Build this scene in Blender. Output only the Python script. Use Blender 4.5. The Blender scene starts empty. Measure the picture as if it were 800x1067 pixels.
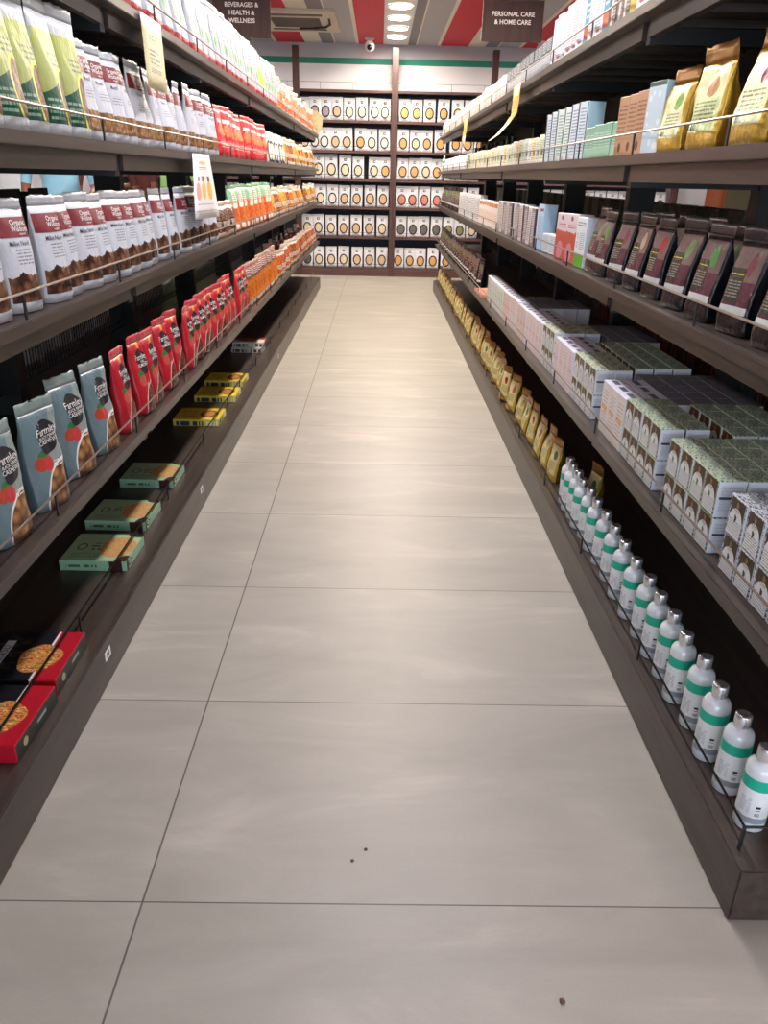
import bpy, bmesh, math, random
from mathutils import Vector, Matrix, noise
random.seed(7)
C = bpy.context.scene.collection
PI = math.pi

# ------------------------------------------------------------------ colours and materials
def lin(c):
    return c / 12.92 if c <= .04045 else ((c + .055) / 1.055) ** 2.4
def H(s, a=1.0):
    s = s.lstrip('#')
    return tuple(lin(int(s[i:i + 2], 16) / 255) for i in (0, 2, 4)) + (a,)

class NT:
    def __init__(s, m): s.t = m.node_tree; s.n = s.t.nodes; s.l = s.t.links
    def new(s, ty, **k):
        x = s.n.new(ty)
        for a, b in k.items(): setattr(x, a, b)
        return x
    def math(s, op, a, b=None, c=None):
        x = s.new('ShaderNodeMath', operation=op)
        for i, v in enumerate((a, b, c)):
            if v is None: continue
            if isinstance(v, (int, float)): x.inputs[i].default_value = v
            else: s.l.new(v, x.inputs[i])
        return x.outputs[0]
    def mix(s, f, a, b):
        x = s.new('ShaderNodeMix', data_type='RGBA')
        for i, v in ((0, f), (6, a), (7, b)):
            if isinstance(v, (int, float)): x.inputs[i].default_value = v
            elif isinstance(v, tuple): x.inputs[i].default_value = v
            else: s.l.new(v, x.inputs[i])
        return x.outputs[2]

def newmat(name):
    m = bpy.data.materials.new(name); m.use_nodes = True
    t = NT(m); b = t.n['Principled BSDF']
    return m, t, b

def plain(name, col, rough=.5, metal=0.0, var=0.06, scale=30, spec=None, alpha=None):
    m, t, b = newmat(name)
    col = H(col) if isinstance(col, str) else col
    tc = t.new('ShaderNodeTexCoord'); nz = t.new('ShaderNodeTexNoise')
    nz.inputs['Scale'].default_value = scale; nz.inputs['Detail'].default_value = 3
    t.l.new(tc.outputs['Object'], nz.inputs['Vector'])
    lo = tuple(c * (1 - var) for c in col[:3]) + (1,); hi = tuple(min(1, c * (1 + var)) for c in col[:3]) + (1,)
    t.l.new(t.mix(nz.outputs[0], lo, hi), b.inputs['Base Color'])
    b.inputs['Roughness'].default_value = rough; b.inputs['Metallic'].default_value = metal
    if spec is not None: b.inputs['Specular IOR Level'].default_value = spec
    if alpha is not None: b.inputs['Alpha'].default_value = alpha
    return m

def emis(name, col, s):
    m, t, b = newmat(name)
    b.inputs['Base Color'].default_value = H(col); b.inputs['Emission Color'].default_value = H(col)
    b.inputs['Emission Strength'].default_value = s
    return m

def layermat(name, base, layers, rough=.42, metal=0.0, bump=.25, bscale=9, coat=0.0):
    """printed surface: layers of shapes in the UV square (u across, v up)"""
    m, t, b = newmat(name)
    uv = t.new('ShaderNodeUVMap'); sp = t.new('ShaderNodeSeparateXYZ'); t.l.new(uv.outputs[0], sp.inputs[0])
    U, V = sp.outputs[0], sp.outputs[1]
    def wob(sock, amp, sc):
        nz = t.new('ShaderNodeTexNoise'); nz.inputs['Scale'].default_value = sc
        t.l.new(uv.outputs[0], nz.inputs['Vector'])
        return t.math('MULTIPLY_ADD', nz.outputs[0], amp, t.math('SUBTRACT', sock, amp / 2))
    col = H(base) if isinstance(base, str) else base
    for L in layers:
        k = L[0]; c = L[-1]; c = H(c) if isinstance(c, str) else c
        if k == 'rect' or k == 'nuts' or k == 'lines' or k == 'wave' or k == 'speck':
            u0, v0, u1, v1 = L[1:5]
            Vv = wob(V, L[5], 3.2) if k in ('nuts', 'wave') else V
            Uu = wob(U, .0, 5) if k == 'x' else U
            mk = t.math('MULTIPLY', t.math('MULTIPLY', t.math('GREATER_THAN', Uu, u0), t.math('LESS_THAN', Uu, u1)),
                        t.math('MULTIPLY', t.math('GREATER_THAN', V if k == 'nuts' else Vv, v0), t.math('LESS_THAN', Vv, v1)))
        if k in ('ell', 'ellnuts', 'ring'):
            cu, cv, ru, rv = L[1:5]
            a = t.math('POWER', t.math('ABSOLUTE', t.math('DIVIDE', t.math('SUBTRACT', U, cu), ru)), 2)
            bb = t.math('POWER', t.math('ABSOLUTE', t.math('DIVIDE', t.math('SUBTRACT', V, cv), rv)), 2)
            r = t.math('ADD', a, bb)
            mk = t.math('LESS_THAN', r, 1)
            if k == 'ring': mk = t.math('MULTIPLY', mk, t.math('GREATER_THAN', r, L[5]))
        if k == 'lines':
            n = L[5]
            fr = t.math('FRACT', t.math('MULTIPLY', V, n))
            mk = t.math('MULTIPLY', mk, t.math('GREATER_THAN', fr, .55))
            nz = t.new('ShaderNodeTexNoise'); nz.inputs['Scale'].default_value = 1.0; nz.inputs['Detail'].default_value = 4
            cmb = t.new('ShaderNodeCombineXYZ'); t.l.new(t.math('MULTIPLY', U, 22), cmb.inputs[0])
            t.l.new(t.math('FLOOR', t.math('MULTIPLY', V, n)), cmb.inputs[1]); t.l.new(cmb.outputs[0], nz.inputs['Vector'])
            mk = t.math('MULTIPLY', mk, t.math('GREATER_THAN', nz.outputs[0], .45))
        if k == 'bars':
            u0, v0, u1, v1 = L[1:5]
            mk = t.math('MULTIPLY', t.math('MULTIPLY', t.math('GREATER_THAN', U, u0), t.math('LESS_THAN', U, u1)),
                        t.math('MULTIPLY', t.math('GREATER_THAN', V, v0), t.math('LESS_THAN', V, v1)))
            nz = t.new('ShaderNodeTexWhiteNoise', noise_dimensions='1D')
            t.l.new(t.math('FLOOR', t.math('MULTIPLY', V if L[5] == 'v' else U, L[6])), nz.inputs['W'])
            mk = t.math('MULTIPLY', mk, t.math('GREATER_THAN', nz.outputs[0], .45))
        if k in ('nuts', 'ellnuts', 'speck'):
            vo = t.new('ShaderNodeTexVoronoi'); vo.inputs['Scale'].default_value = 1
            cmb = t.new('ShaderNodeCombineXYZ'); sc = L[-3] if k != 'speck' else L[-2]; asp = 1.9
            t.l.new(t.math('MULTIPLY', U, sc), cmb.inputs[0]); t.l.new(t.math('MULTIPLY', V, sc * asp), cmb.inputs[1])
            t.l.new(cmb.outputs[0], vo.inputs['Vector'])
            if k == 'speck':
                mk = t.math('MULTIPLY', mk, t.math('LESS_THAN', vo.outputs['Distance'], .36))
                col = t.mix(mk, col, c)
            else:
                c2 = H(L[-2])
                d = t.math('MULTIPLY', vo.outputs['Distance'], 1.5)
                d = t.math('MINIMUM', d, 1.0)
                nc = t.mix(d, c, c2)
                sep = t.new('ShaderNodeSeparateXYZ'); t.l.new(vo.outputs['Color'], sep.inputs[0])
                nc = t.mix(t.math('MULTIPLY', sep.outputs[0], .45), nc, c2)
                col = t.mix(mk, col, nc)
        elif k == 'grad':   # printed colour change along v (part of the artwork)
            f = t.new('ShaderNodeMapRange'); f.inputs[1].default_value = L[1]; f.inputs[2].default_value = L[2]
            t.l.new(V, f.inputs[0]); col = t.mix(f.outputs[0], col, c)
        elif k == 'diag':   # below the line v = a + b*u
            mk = t.math('LESS_THAN', V, t.math('MULTIPLY_ADD', U, L[2], L[1])); col = t.mix(mk, col, c)
        else:
            col = t.mix(mk, col, c)
    if isinstance(col, tuple): b.inputs['Base Color'].default_value = col
    else: t.l.new(col, b.inputs['Base Color'])
    b.inputs['Roughness'].default_value = rough; b.inputs['Metallic'].default_value = metal
    b.inputs['Coat Weight'].default_value = coat
    if bump:
        nz = t.new('ShaderNodeTexNoise'); nz.inputs['Scale'].default_value = bscale; nz.inputs['Detail'].default_value = 3
        t.l.new(uv.outputs[0], nz.inputs['Vector'])
        bp = t.new('ShaderNodeBump'); bp.inputs['Strength'].default_value = bump; bp.inputs['Distance'].default_value = .01
        t.l.new(nz.outputs[0], bp.inputs['Height']); t.l.new(bp.outputs[0], b.inputs['Normal'])
    return m

def woodmat(name, lo, hi, rough=.42, axis=1):
    m, t, b = newmat(name)
    tc = t.new('ShaderNodeTexCoord'); mp = t.new('ShaderNodeMapping')
    s = [14, 14, 14]; s[axis] = .9
    mp.inputs['Scale'].default_value = s
    t.l.new(tc.outputs['Object'], mp.inputs[0])
    nz = t.new('ShaderNodeTexNoise'); nz.inputs['Scale'].default_value = 2.2; nz.inputs['Detail'].default_value = 8; nz.inputs['Roughness'].default_value = .7
    t.l.new(mp.outputs[0], nz.inputs['Vector'])
    cr = t.new('ShaderNodeValToRGB'); cr.color_ramp.elements[0].position = .32; cr.color_ramp.elements[1].position = .72
    cr.color_ramp.elements[0].color = H(lo); cr.color_ramp.elements[1].color = H(hi)
    t.l.new(nz.outputs[0], cr.inputs[0])
    t.l.new(cr.outputs[0], b.inputs['Base Color']); b.inputs['Roughness'].default_value = rough
    bp = t.new('ShaderNodeBump'); bp.inputs['Strength'].default_value = .15; bp.inputs['Distance'].default_value = .004
    t.l.new(nz.outputs[0], bp.inputs['Height']); t.l.new(bp.outputs[0], b.inputs['Normal'])
    return m

# ------------------------------------------------------------------ mesh building
class G:
    def __init__(s): s.v = []; s.f = []; s.m = []; s.uv = []
    def add(s, vs, fs, mi=0, uvs=None):
        o = len(s.v); s.v += [tuple(v) for v in vs]
        for k, f in enumerate(fs):
            s.f.append([i + o for i in f]); s.m.append(mi if isinstance(mi, int) else mi[k])
            s.uv.append([uvs[i] for i in f] if uvs else [(0, 0)] * len(f))
        return s
    def box(s, x0, x1, y0, y1, z0, z1, mi=0):
        vs = [(x, y, z) for z in (z0, z1) for y in (y0, y1) for x in (x0, x1)]
        fs = [(0, 2, 3, 1), (4, 5, 7, 6), (0, 1, 5, 4), (2, 6, 7, 3), (0, 4, 6, 2), (1, 3, 7, 5)]
        return s.add(vs, fs, mi)
    def bbox(s, x0, x1, y0, y1, z0, z1, bev=.003, mi=0):
        bm = bmesh.new(); bmesh.ops.create_cube(bm, size=1)
        for v in bm.verts:
            v.co = Vector(((x0 + x1) / 2 + v.co.x * (x1 - x0), (y0 + y1) / 2 + v.co.y * (y1 - y0), (z0 + z1) / 2 + v.co.z * (z1 - z0)))
        bmesh.ops.bevel(bm, geom=list(bm.edges), offset=bev, segments=2, affect='EDGES')
        s.frombm(bm, mi); bm.free(); return s
    def frombm(s, bm, mi=0):
        bm.verts.index_update()
        return s.add([v.co[:] for v in bm.verts], [[v.index for v in f.verts] for f in bm.faces], mi)
    def tube(s, pts, r, n=8, mi=0, cap=True):
        rings = []
        pts = [Vector(p) for p in pts]; rr = r if isinstance(r, (list, tuple)) else [r] * len(pts)
        vs = []; fs = []
        for i, p in enumerate(pts):
            d = (pts[min(i + 1, len(pts) - 1)] - pts[max(i - 1, 0)]).normalized()
            a = Vector((0, 0, 1)) if abs(d.z) < .9 else Vector((1, 0, 0))
            e1 = d.cross(a).normalized(); e2 = d.cross(e1)
            for k in range(n):
                an = 2 * PI * k / n; vs.append(p + (e1 * math.cos(an) + e2 * math.sin(an)) * rr[i])
        for i in range(len(pts) - 1):
            for k in range(n): fs.append((i * n + k, i * n + (k + 1) % n, (i + 1) * n + (k + 1) % n, (i + 1) * n + k))
        if cap: fs.append(tuple(range(n))); fs.append(tuple(range((len(pts) - 1) * n, len(pts) * n))[::-1])
        return s.add(vs, fs, mi)
    def lathe(s, prof, n=32, mi=0, c=(0, 0, 0), flip=False):
        vs = []; fs = []; ms = []; uvs = []
        L = prof[-1][1] - prof[0][1] or 1
        for (r, z) in prof:
            for k in range(n + 1):
                a = 2 * PI * k / n; vs.append((c[0] + r * math.sin(a), c[1] - r * math.cos(a), c[2] + z)); uvs.append((k / n, (z - prof[0][1]) / L))
        for i in range(len(prof) - 1):
            for k in range(n):
                fs.append((i * (n + 1) + k, i * (n + 1) + k + 1, (i + 1) * (n + 1) + k + 1, (i + 1) * (n + 1) + k))
        return s.add(vs, fs, mi, uvs)
    def mesh(s, name, mats, smooth=False):
        me = bpy.data.meshes.new(name); me.from_pydata(s.v, [], s.f)
        for m in mats: me.materials.append(m)
        me.polygons.foreach_set('material_index', s.m)
        ul = me.uv_layers.new(name='UVMap'); flat = [c for f in s.uv for p in f for c in p]
        ul.data.foreach_set('uv', flat)
        if smooth: me.polygons.foreach_set('use_smooth', [True] * len(s.f))
        me.update(); return me
    def obj(s, name, mats, parent=None, smooth=False):
        if not isinstance(mats, (list, tuple)): mats = [mats]
        o = bpy.data.objects.new(name, s.mesh(name, mats, smooth)); C.objects.link(o)
        if parent: o.parent = parent
        return o

def tag(o, label=None, cat=None, group=None, kind=None):
    if label: o['label'] = label
    if cat: o['category'] = cat
    if group: o['group'] = group
    if kind: o['kind'] = kind
    return o
def empty(name, loc=(0, 0, 0), rz=0):
    o = bpy.data.objects.new(name, None); o.empty_display_size = .1; C.objects.link(o); o.location = loc; o.rotation_euler = (0, 0, rz); return o
def struct(g, name, mats, smooth=False): return tag(g.obj(name, mats, smooth=smooth), kind='structure')

# text outlines cached as flat meshes
_tx = {}
def textgeo(s, size, font_bold=False):
    key = (s, size)
    if key in _tx: return _tx[key]
    cu = bpy.data.curves.new('t', 'FONT'); cu.body = s; cu.size = size; cu.align_x = 'CENTER'; cu.align_y = 'CENTER'; cu.resolution_u = 2
    cu.offset = size * (.022 if size > .04 else .004)
    o = bpy.data.objects.new('t', cu); C.objects.link(o)
    dg = bpy.context.evaluated_depsgraph_get(); me = bpy.data.meshes.new_from_object(o.evaluated_get(dg))
    r = ([v.co[:2] for v in me.vertices], [list(p.vertices) for p in me.polygons])
    bpy.data.objects.remove(o); bpy.data.curves.remove(cu); bpy.data.meshes.remove(me)
    _tx[key] = r; return r

class Flat:          # front plane of a carton, y = -d/2
    def __init__(s, y): s.y = y
    def P(s, x, z, e=0): return (x, s.y - e, z)
class Cyl:
    def __init__(s, r): s.r = r
    def P(s, x, z, e=0): a = x / s.r; return ((s.r + e) * math.sin(a), -(s.r + e) * math.cos(a), z)
class Pouch:
    def __init__(s, w, h, d, n=2.6, seal=.12, q=1.8, wr=.002, seed=0, flare=0.0, pinch=.03, topw=1.0):
        s.__dict__.update(w=w, h=h, d=d, n=n, seal=seal, q=q, wr=wr, seed=seed, t1=1 - seal, flare=flare, pinch=pinch, topw=topw)
    def a(s, t):
        return s.w / 2 * (1 - s.pinch * math.sin(PI * min(1, t / s.t1) * .5) ** 2 + (s.flare if t > s.t1 else 0)) * (1 + (s.topw - 1) * t)
    def b(s, t):
        if t >= s.t1: return .0012
        k = t / s.t1
        return s.d / 2 * (1 - k ** s.q) * (.88 + .12 * min(1, t / .08)) + .0012
    def nz(s, x, z, y):
        return s.wr * noise.noise(Vector((x * 28 + s.seed * 7.1, z * 17, y * 9 + s.seed)))+ s.wr * .5 * noise.noise(Vector((x * 70 + s.seed, z * 45, y * 30)))
    def bend(s, z, t): return s.wr * 2.2 * noise.noise(Vector((s.seed * 3.3, z * 9, 0))) * t
    def P(s, x, z, e=0):
        t = z / s.h; a = s.a(t); b = s.b(t); u = max(-.999, min(.999, x / a))
        y = -b * (1 - abs(u) ** s.n) ** (1 / s.n)
        return (x, y - e + s.bend(z, t) + s.nz(x, z, y), z)
    def body(s, g, t0=0, t1=None, nt=13, na=36, front=0, other=1, bottom=True):
        t1 = s.t1 if t1 is None else t1
        vs = []; uv = []; fs = []; ms = []
        for i in range(nt + 1):
            t = t0 + (t1 - t0) * i / nt; a = s.a(t); b = s.b(t); z = t * s.h
            for k in range(na):
                an = 2 * PI * k / na; cx, sy = math.cos(an), math.sin(an)
                x = a * math.copysign(abs(cx) ** (2 / s.n), cx); y = b * math.copysign(abs(sy) ** (2 / s.n), sy)
                zz = z
                if t > .995: zz += .002 * math.sin(x * 180 + s.seed)
                vs.append((x, y + s.bend(z, t) + s.nz(x, z, y) * (1 if i else .2), zz)); uv.append((x / a * .5 + .5, t))
        for i in range(nt):
            for k in range(na):
                k2 = (k + 1) % na; q = (i * na + k, i * na + k2, (i + 1) * na + k2, (i + 1) * na + k)
                fs.append(q)
                am = 2 * PI * (k + .5) / na
                xm = math.copysign(abs(math.cos(am)) ** (2 / s.n), math.cos(am))
                ms.append(front if (math.sin(am) < 0 and abs(xm) < .965) else other)
        if bottom: fs.append(tuple(range(na))[::-1]); ms.append(other)
        fs.append(tuple(range(nt * na, nt * na + na))); ms.append(other)
        g.add(vs, fs, ms, uv)

def o_rect(g, S, x0, x1, z0, z1, mi=0, e=.0008, nx=8, nz=6):
    vs = []; uv = []; fs = []
    for j in range(nz + 1):
        for i in range(nx + 1):
            u, v = i / nx, j / nz; vs.append(S.P(x0 + (x1 - x0) * u, z0 + (z1 - z0) * v, e)); uv.append((u, v))
    for j in range(nz):
        for i in range(nx): a = j * (nx + 1) + i; fs.append((a, a + 1, a + nx + 2, a + nx + 1))
    g.add(vs, fs, mi, uv)
def o_ell(g, S, cx, cz, rx, rz, mi=0, e=.0008, n=24, rings=3, pw=2.0, wob=0, a0=0, a1=2 * PI):
    vs = [S.P(cx, cz, e)]; uv = [(.5, .5)]; fs = []
    for j in range(1, rings + 1):
        r = j / rings
        for k in range(n):
            a = 2 * PI * k / n; c, s_ = math.cos(a), math.sin(a)
            w = 1 + wob * math.sin(3 * a + 1) + wob * .7 * math.sin(5 * a)
            ex = math.copysign(abs(c) ** (2 / pw), c) * r * w; ez = math.copysign(abs(s_) ** (2 / pw), s_) * r * w
            vs.append(S.P(cx + rx * ex, cz + rz * ez, e)); uv.append((.5 + ex / 2, .5 + ez / 2))
    for k in range(n): fs.append((0, 1 + k, 1 + (k + 1) % n))
    for j in range(1, rings):
        for k in range(n):
            a = 1 + (j - 1) * n + k; b = 1 + (j - 1) * n + (k + 1) % n; fs.append((a, a + n, b + n, b))
    g.add(vs, fs, mi, uv)
def o_ring(g, S, cx, cz, rx, rz, wd, mi=0, e=.0012, n=28):
    vs = []; fs = []
    for r in (0, 1):
        for k in range(n):
            a = 2 * PI * k / n; vs.append(S.P(cx + (rx + wd * r) * math.cos(a), cz + (rz + wd * r) * math.sin(a), e))
    for k in range(n): fs.append((k, k + n, (k + 1) % n + n, (k + 1) % n))
    g.add(vs, fs, mi)
def o_text(g, S, s, cx, cz, size, mi=0, e=.0013, rot=0):
    v, f = textgeo(s, size); c, sn = math.cos(rot), math.sin(rot)
    g.add([S.P(cx + x * c - y * sn, cz + x * sn + y * c, e) for x, y in v], f, mi)

def carton_geo(g, w, h, d, bev=.0015, mf=0, ms=1, mt=2):
    bm = bmesh.new(); bmesh.ops.create_cube(bm, size=1)
    for v in bm.verts: v.co = Vector((v.co.x * w, v.co.y * d, (v.co.z + .5) * h))
    bmesh.ops.bevel(bm, geom=list(bm.edges), offset=bev, segments=1, affect='EDGES')
    for f in bm.faces:
        n = f.normal
        if n.y < -.8: mi = mf; q = lambda c: (c.x / w + .5, c.z / h)
        elif abs(n.z) > .6: mi = mt; q = lambda c: (c.x / w + .5, c.y / d + .5)
        elif abs(n.y) > .8: mi = ms; q = lambda c: (c.x / w + .5, c.z / h)
        else: mi = ms; q = lambda c: (c.y / d + .5, c.z / h)
        cs = [v.co.copy() for v in f.verts]
        g.add([c[:] for c in cs], [tuple(range(len(cs)))], mi, [q(c) for c in cs])
    bm.free()

ORD = ['first', 'second', 'third', 'fourth', 'fifth', 'sixth', 'seventh', 'eighth', 'ninth', 'tenth', 'eleventh', 'twelfth', 'thirteenth',
       'fourteenth', 'fifteenth', 'sixteenth', 'seventeenth', 'eighteenth', 'nineteenth']
TENS = {2: 'twent', 3: 'thirt', 4: 'fort', 5: 'fift'}
def ordw(i):
    i += 1
    if i < 20: return ORD[i - 1]
    t, u = divmod(i, 10)
    if u == 0: return TENS[t] + 'ieth'
    return TENS[t] + 'y-' + ORD[u - 1]

def children_of(o): return [c for c in bpy.data.objects if c.parent == o]
_kids = {}
PROTOS = []
class Proto:
    """keeps a finished thing; the first placement moves the thing itself, later ones copy it and each of its parts"""
    def __init__(s, root, cat): s.root = root; s.kids = children_of(root); s.used = False; s.cat = cat; PROTOS.append(s)
    def put(s, loc, rz, label, group, tilt=(0, 0), sc=1.0):
        if not s.used: r = s.root; s.used = True
        else:
            r = s.root.copy(); C.objects.link(r)
            for k in s.kids:
                c = k.copy(); C.objects.link(c); c.parent = r
        r.location = loc; r.rotation_euler = (tilt[0], tilt[1], rz); r.scale = (sc, sc, sc)
        tag(r, label, s.cat, group)
        return r

def rnd(a): return random.uniform(-a, a)
D = math.radians
# ---- shop measurements, metres
XL, XR = -.694, .664
ZS = [.124, .5375, .968, 1.315, 1.665]      # board tops: bottom, lower, middle, upper, top
YEND = 9.64
SHELF = ['bottom', 'lower', 'middle', 'upper', 'top']

def run(protos, side, level, X, Ys, desc, group, turn=6, jit=3, tilt=1.5, xj=.004, sc=.02, back='', zoff=0):
    """a row of products standing along a shelf and facing the aisle, near end first"""
    where = ('back row of ' if back else '') + side + ' ' + SHELF[level] + ' shelf'
    for i, y in enumerate(Ys):
        p = protos[i % len(protos)] if isinstance(protos, list) else protos
        if side == 'left': rz = D(90 - turn + rnd(jit)); x = -X
        else: rz = D(-90 + turn + rnd(jit)); x = X
        if side == 'right' and level: x += .012
        elif side == 'left': x -= .006
        p.put((x + rnd(xj), y, ZS[level] + .0003 + zoff + (.0012 if tilt else 0)), rz, '%s, %s from front, %s' % (desc, ordw(i), where), group,
              (D(rnd(tilt) - tilt * .6), D(rnd(tilt * .5))), 1 + rnd(sc))
def span(a, b, n): return [a + (b - a) * i / (n - 1) for i in range(n)]

# ------------------------------------------------------------------ shared materials
M = {}
M['wood'] = woodmat('dark_wood_laminate', '#302723', '#51453e', .36)
M['woodx'] = woodmat('dark_wood_laminate_crosswise', '#332a24', '#65564a', .5, 0)
M['post'] = woodmat('brown_wood_post', '#3d2624', '#5b3c38', .45, 2)
M['black'] = plain('black_powder_coat', '#15181a', .45, 0, .1)
M['blackpanel'] = plain('black_back_panel', '#0c0d0d', .7, 0, .1)
M['wire'] = plain('dull_steel_wire', '#94877f', .34, .55, .1)
M['dwire'] = plain('dark_steel_wire', '#2c2826', .35, .7, .1)
M['white'] = plain('white_paint', '#e9e9ea', .5, 0, .03)
M['ink'] = plain('black_print', '#1c1a1c', .5)
M['wink'] = plain('white_print', '#f2f0ee', .5)
M['chrome'] = plain('chrome_plastic', '#e2e3e6', .26, .8, .02)
M['silverback'] = plain('silver_grey_film', '#b9bcc2', .32, .25, .06)

# ------------------------------------------------------------------ the room
YB = 11.3; ZC = 2.785; XW0, XW1, YF = -5.0, 6.2, -3.2
def floormat():
    m, t, b = newmat('polished_stone_tile')
    tc = t.new('ShaderNodeTexCoord'); sp = t.new('ShaderNodeSeparateXYZ'); t.l.new(tc.outputs['Object'], sp.inputs[0])
    X, Y = sp.outputs[0], sp.outputs[1]
    fx = t.math('FRACT', t.math('DIVIDE', t.math('ADD', X, .418 + 12), 1.2)); fy = t.math('FRACT', t.math('DIVIDE', t.math('ADD', Y, 12 - 1.028 ), .6))
    # joint masks (the joint across is thin)
    jx = t.math('MINIMUM', fx, t.math('SUBTRACT', 1, fx)); jy = t.math('MINIMUM', fy, t.math('SUBTRACT', 1, fy))
    mx = t.math('LESS_THAN', jx, .0016); my = t.math('LESS_THAN', jy, .0024)
    j = t.math('MAXIMUM', mx, my)
    idx = t.math('FLOOR', t.math('DIVIDE', t.math('ADD', X, .418 + 12), 1.2)); idy = t.math('FLOOR', t.math('DIVIDE', t.math('ADD', Y, 12 - 1.028), .6))
    off = t.new('ShaderNodeCombineXYZ'); t.l.new(t.math('MULTIPLY', idx, 7.3), off.inputs[0]); t.l.new(t.math('MULTIPLY', idy, 3.7), off.inputs[1])
    ad = t.new('ShaderNodeVectorMath', operation='ADD'); t.l.new(tc.outputs['Object'], ad.inputs[0]); t.l.new(off.outputs[0], ad.inputs[1])
    mp = t.new('ShaderNodeMapping'); mp.inputs['Rotation'].default_value = (0, 0, D(-20)); mp.inputs['Scale'].default_value = (1.1, 3.6, 1)
    t.l.new(ad.outputs[0], mp.inputs[0])
    n1 = t.new('ShaderNodeTexNoise'); n1.inputs['Scale'].default_value = 1.6; n1.inputs['Detail'].default_value = 9; n1.inputs['Roughness'].default_value = .6; n1.inputs['Distortion'].default_value = .6
    t.l.new(mp.outputs[0], n1.inputs['Vector'])
    n2 = t.new('ShaderNodeTexNoise'); n2.inputs['Scale'].default_value = 2.3; n2.inputs['Detail'].default_value = 5; t.l.new(ad.outputs[0], n2.inputs['Vector'])
    n3 = t.new('ShaderNodeTexNoise'); n3.inputs['Scale'].default_value = 260; n3.inputs['Detail'].default_value = 2; t.l.new(tc.outputs['Object'], n3.inputs['Vector'])
    cr = t.new('ShaderNodeValToRGB'); cr.color_ramp.elements[0].position = .3; cr.color_ramp.elements[1].position = .75
    cr.color_ramp.elements[0].color = H('#99948c'); cr.color_ramp.elements[1].color = H('#b5b0a7')
    t.l.new(n1.outputs[0], cr.inputs[0])
    c = t.mix(t.math('MULTIPLY', n2.outputs[0], .55), cr.outputs[0], H('#a7a299'))
    mr = t.new('ShaderNodeMapRange'); mr.inputs[1].default_value = .56; mr.inputs[2].default_value = .8; t.l.new(n1.outputs[0], mr.inputs[0])
    vein = t.math('MULTIPLY', mr.outputs[0], .55)
    c = t.mix(t.math('MULTIPLY', t.math('SUBTRACT', n3.outputs[0], .3), .25), c, H('#7d756b'))
    c = t.mix(vein, c, H('#c3bcb2'))
    c = t.mix(t.math('MULTIPLY', j, .8), c, H('#3a342f'))
    t.l.new(c, b.inputs['Base Color'])
    r = t.math('MULTIPLY_ADD', n1.outputs[0], .12, .38); t.l.new(r, b.inputs['Roughness'])
    b.inputs['Specular IOR Level'].default_value = .42
    bp = t.new('ShaderNodeBump'); bp.inputs['Strength'].default_value = .06; bp.inputs['Distance'].default_value = .004
    t.l.new(n1.outputs[0], bp.inputs['Height']); t.l.new(bp.outputs[0], b.inputs['Normal'])
    return m
struct(G().box(XW0, XW1, YF, YB + .1, -.05, 0), 'floor', floormat())

# ceiling with red, white and grey stripes along the aisle
per = 1.03; lay = []
W = XW1 - XW0
def uu(x): return (x - XW0) / W
for k in range(-5, 7):
    o = k * per
    def add(a, b_, c):
        a, b_ = uu(a + o), uu(b_ + o)
        if b_ > 0 and a < 1: lay.append(('rect', a, -1, b_, 2, c))
    add(-.29, .06, '#d3203a'); add(-.755, -.60, '#8a8b8e'); add(-.585, -.33, '#b9b9bd')
cm = layermat('striped_ceiling', '#efe8dc', lay, .7, bump=0)
g = G(); g.box(XW0, XW1, YF, YB + .1, ZC, ZC + .08)
g.add([(XW0, YF, ZC - .001), (XW1, YF, ZC - .001), (XW1, YB, ZC - .001), (XW0, YB, ZC - .001)], [(0, 3, 2, 1)], 1, [(0, 0), (1, 0), (1, 1), (0, 1)])
struct(g, 'ceiling', [M['white'], cm])
wz = ZC
wm = layermat('back_wall_paint', '#eeeff5', [('rect', -1, 2.56 / wz, 2, 2, '#c6c7d2'), ('rect', -1, 2.555 / wz, 2, 2.625 / wz, '#2f8f7c')], .7, bump=0)
g = G(); g.box(XW0, XW1, YB, YB + .1, 0, ZC)
g.add([(XW0, YB - .001, 0), (XW1, YB - .001, 0), (XW1, YB - .001, ZC), (XW0, YB - .001, ZC)], [(0, 1, 2, 3)], 1, [(0, 0), (1, 0), (1, 1), (0, 1)])
struct(g, 'wall_back', [M['white'], wm])
pw = plain('pale_wall_paint', '#d6d5d6', .8, 0, .03, 3)
struct(G().box(XW0 - .1, XW0, YF, YB + .1, 0, ZC), 'wall_left', pw)
struct(G().box(XW1, XW1 + .1, YF, YB + .1, 0, ZC), 'wall_right', pw)
g = G(); DX0, DX1, DZ = -2.3, 2.6, 2.45
g.box(XW0, DX0, YF - .1, YF, 0, ZC); g.box(DX1, XW1, YF - .1, YF, 0, ZC); g.box(DX0, DX1, YF - .1, YF, DZ, ZC)
struct(g, 'wall_front', pw)
g = G()          # wide open shop entrance behind the camera, daylight comes in through it
for x in (DX0, -.7, .95, DX1 - .05): g.box(x, x + .05, YF - .08, YF - .02, 0, DZ)
g.box(DX0, DX1, YF - .08, YF - .02, DZ - .06, DZ); struct(g, 'door_1', M['black'])
struct(G().box(XW0, XW1, YB - .02, YB - .002, 0, .09), 'baseboard_back', M['wood'])

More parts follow.
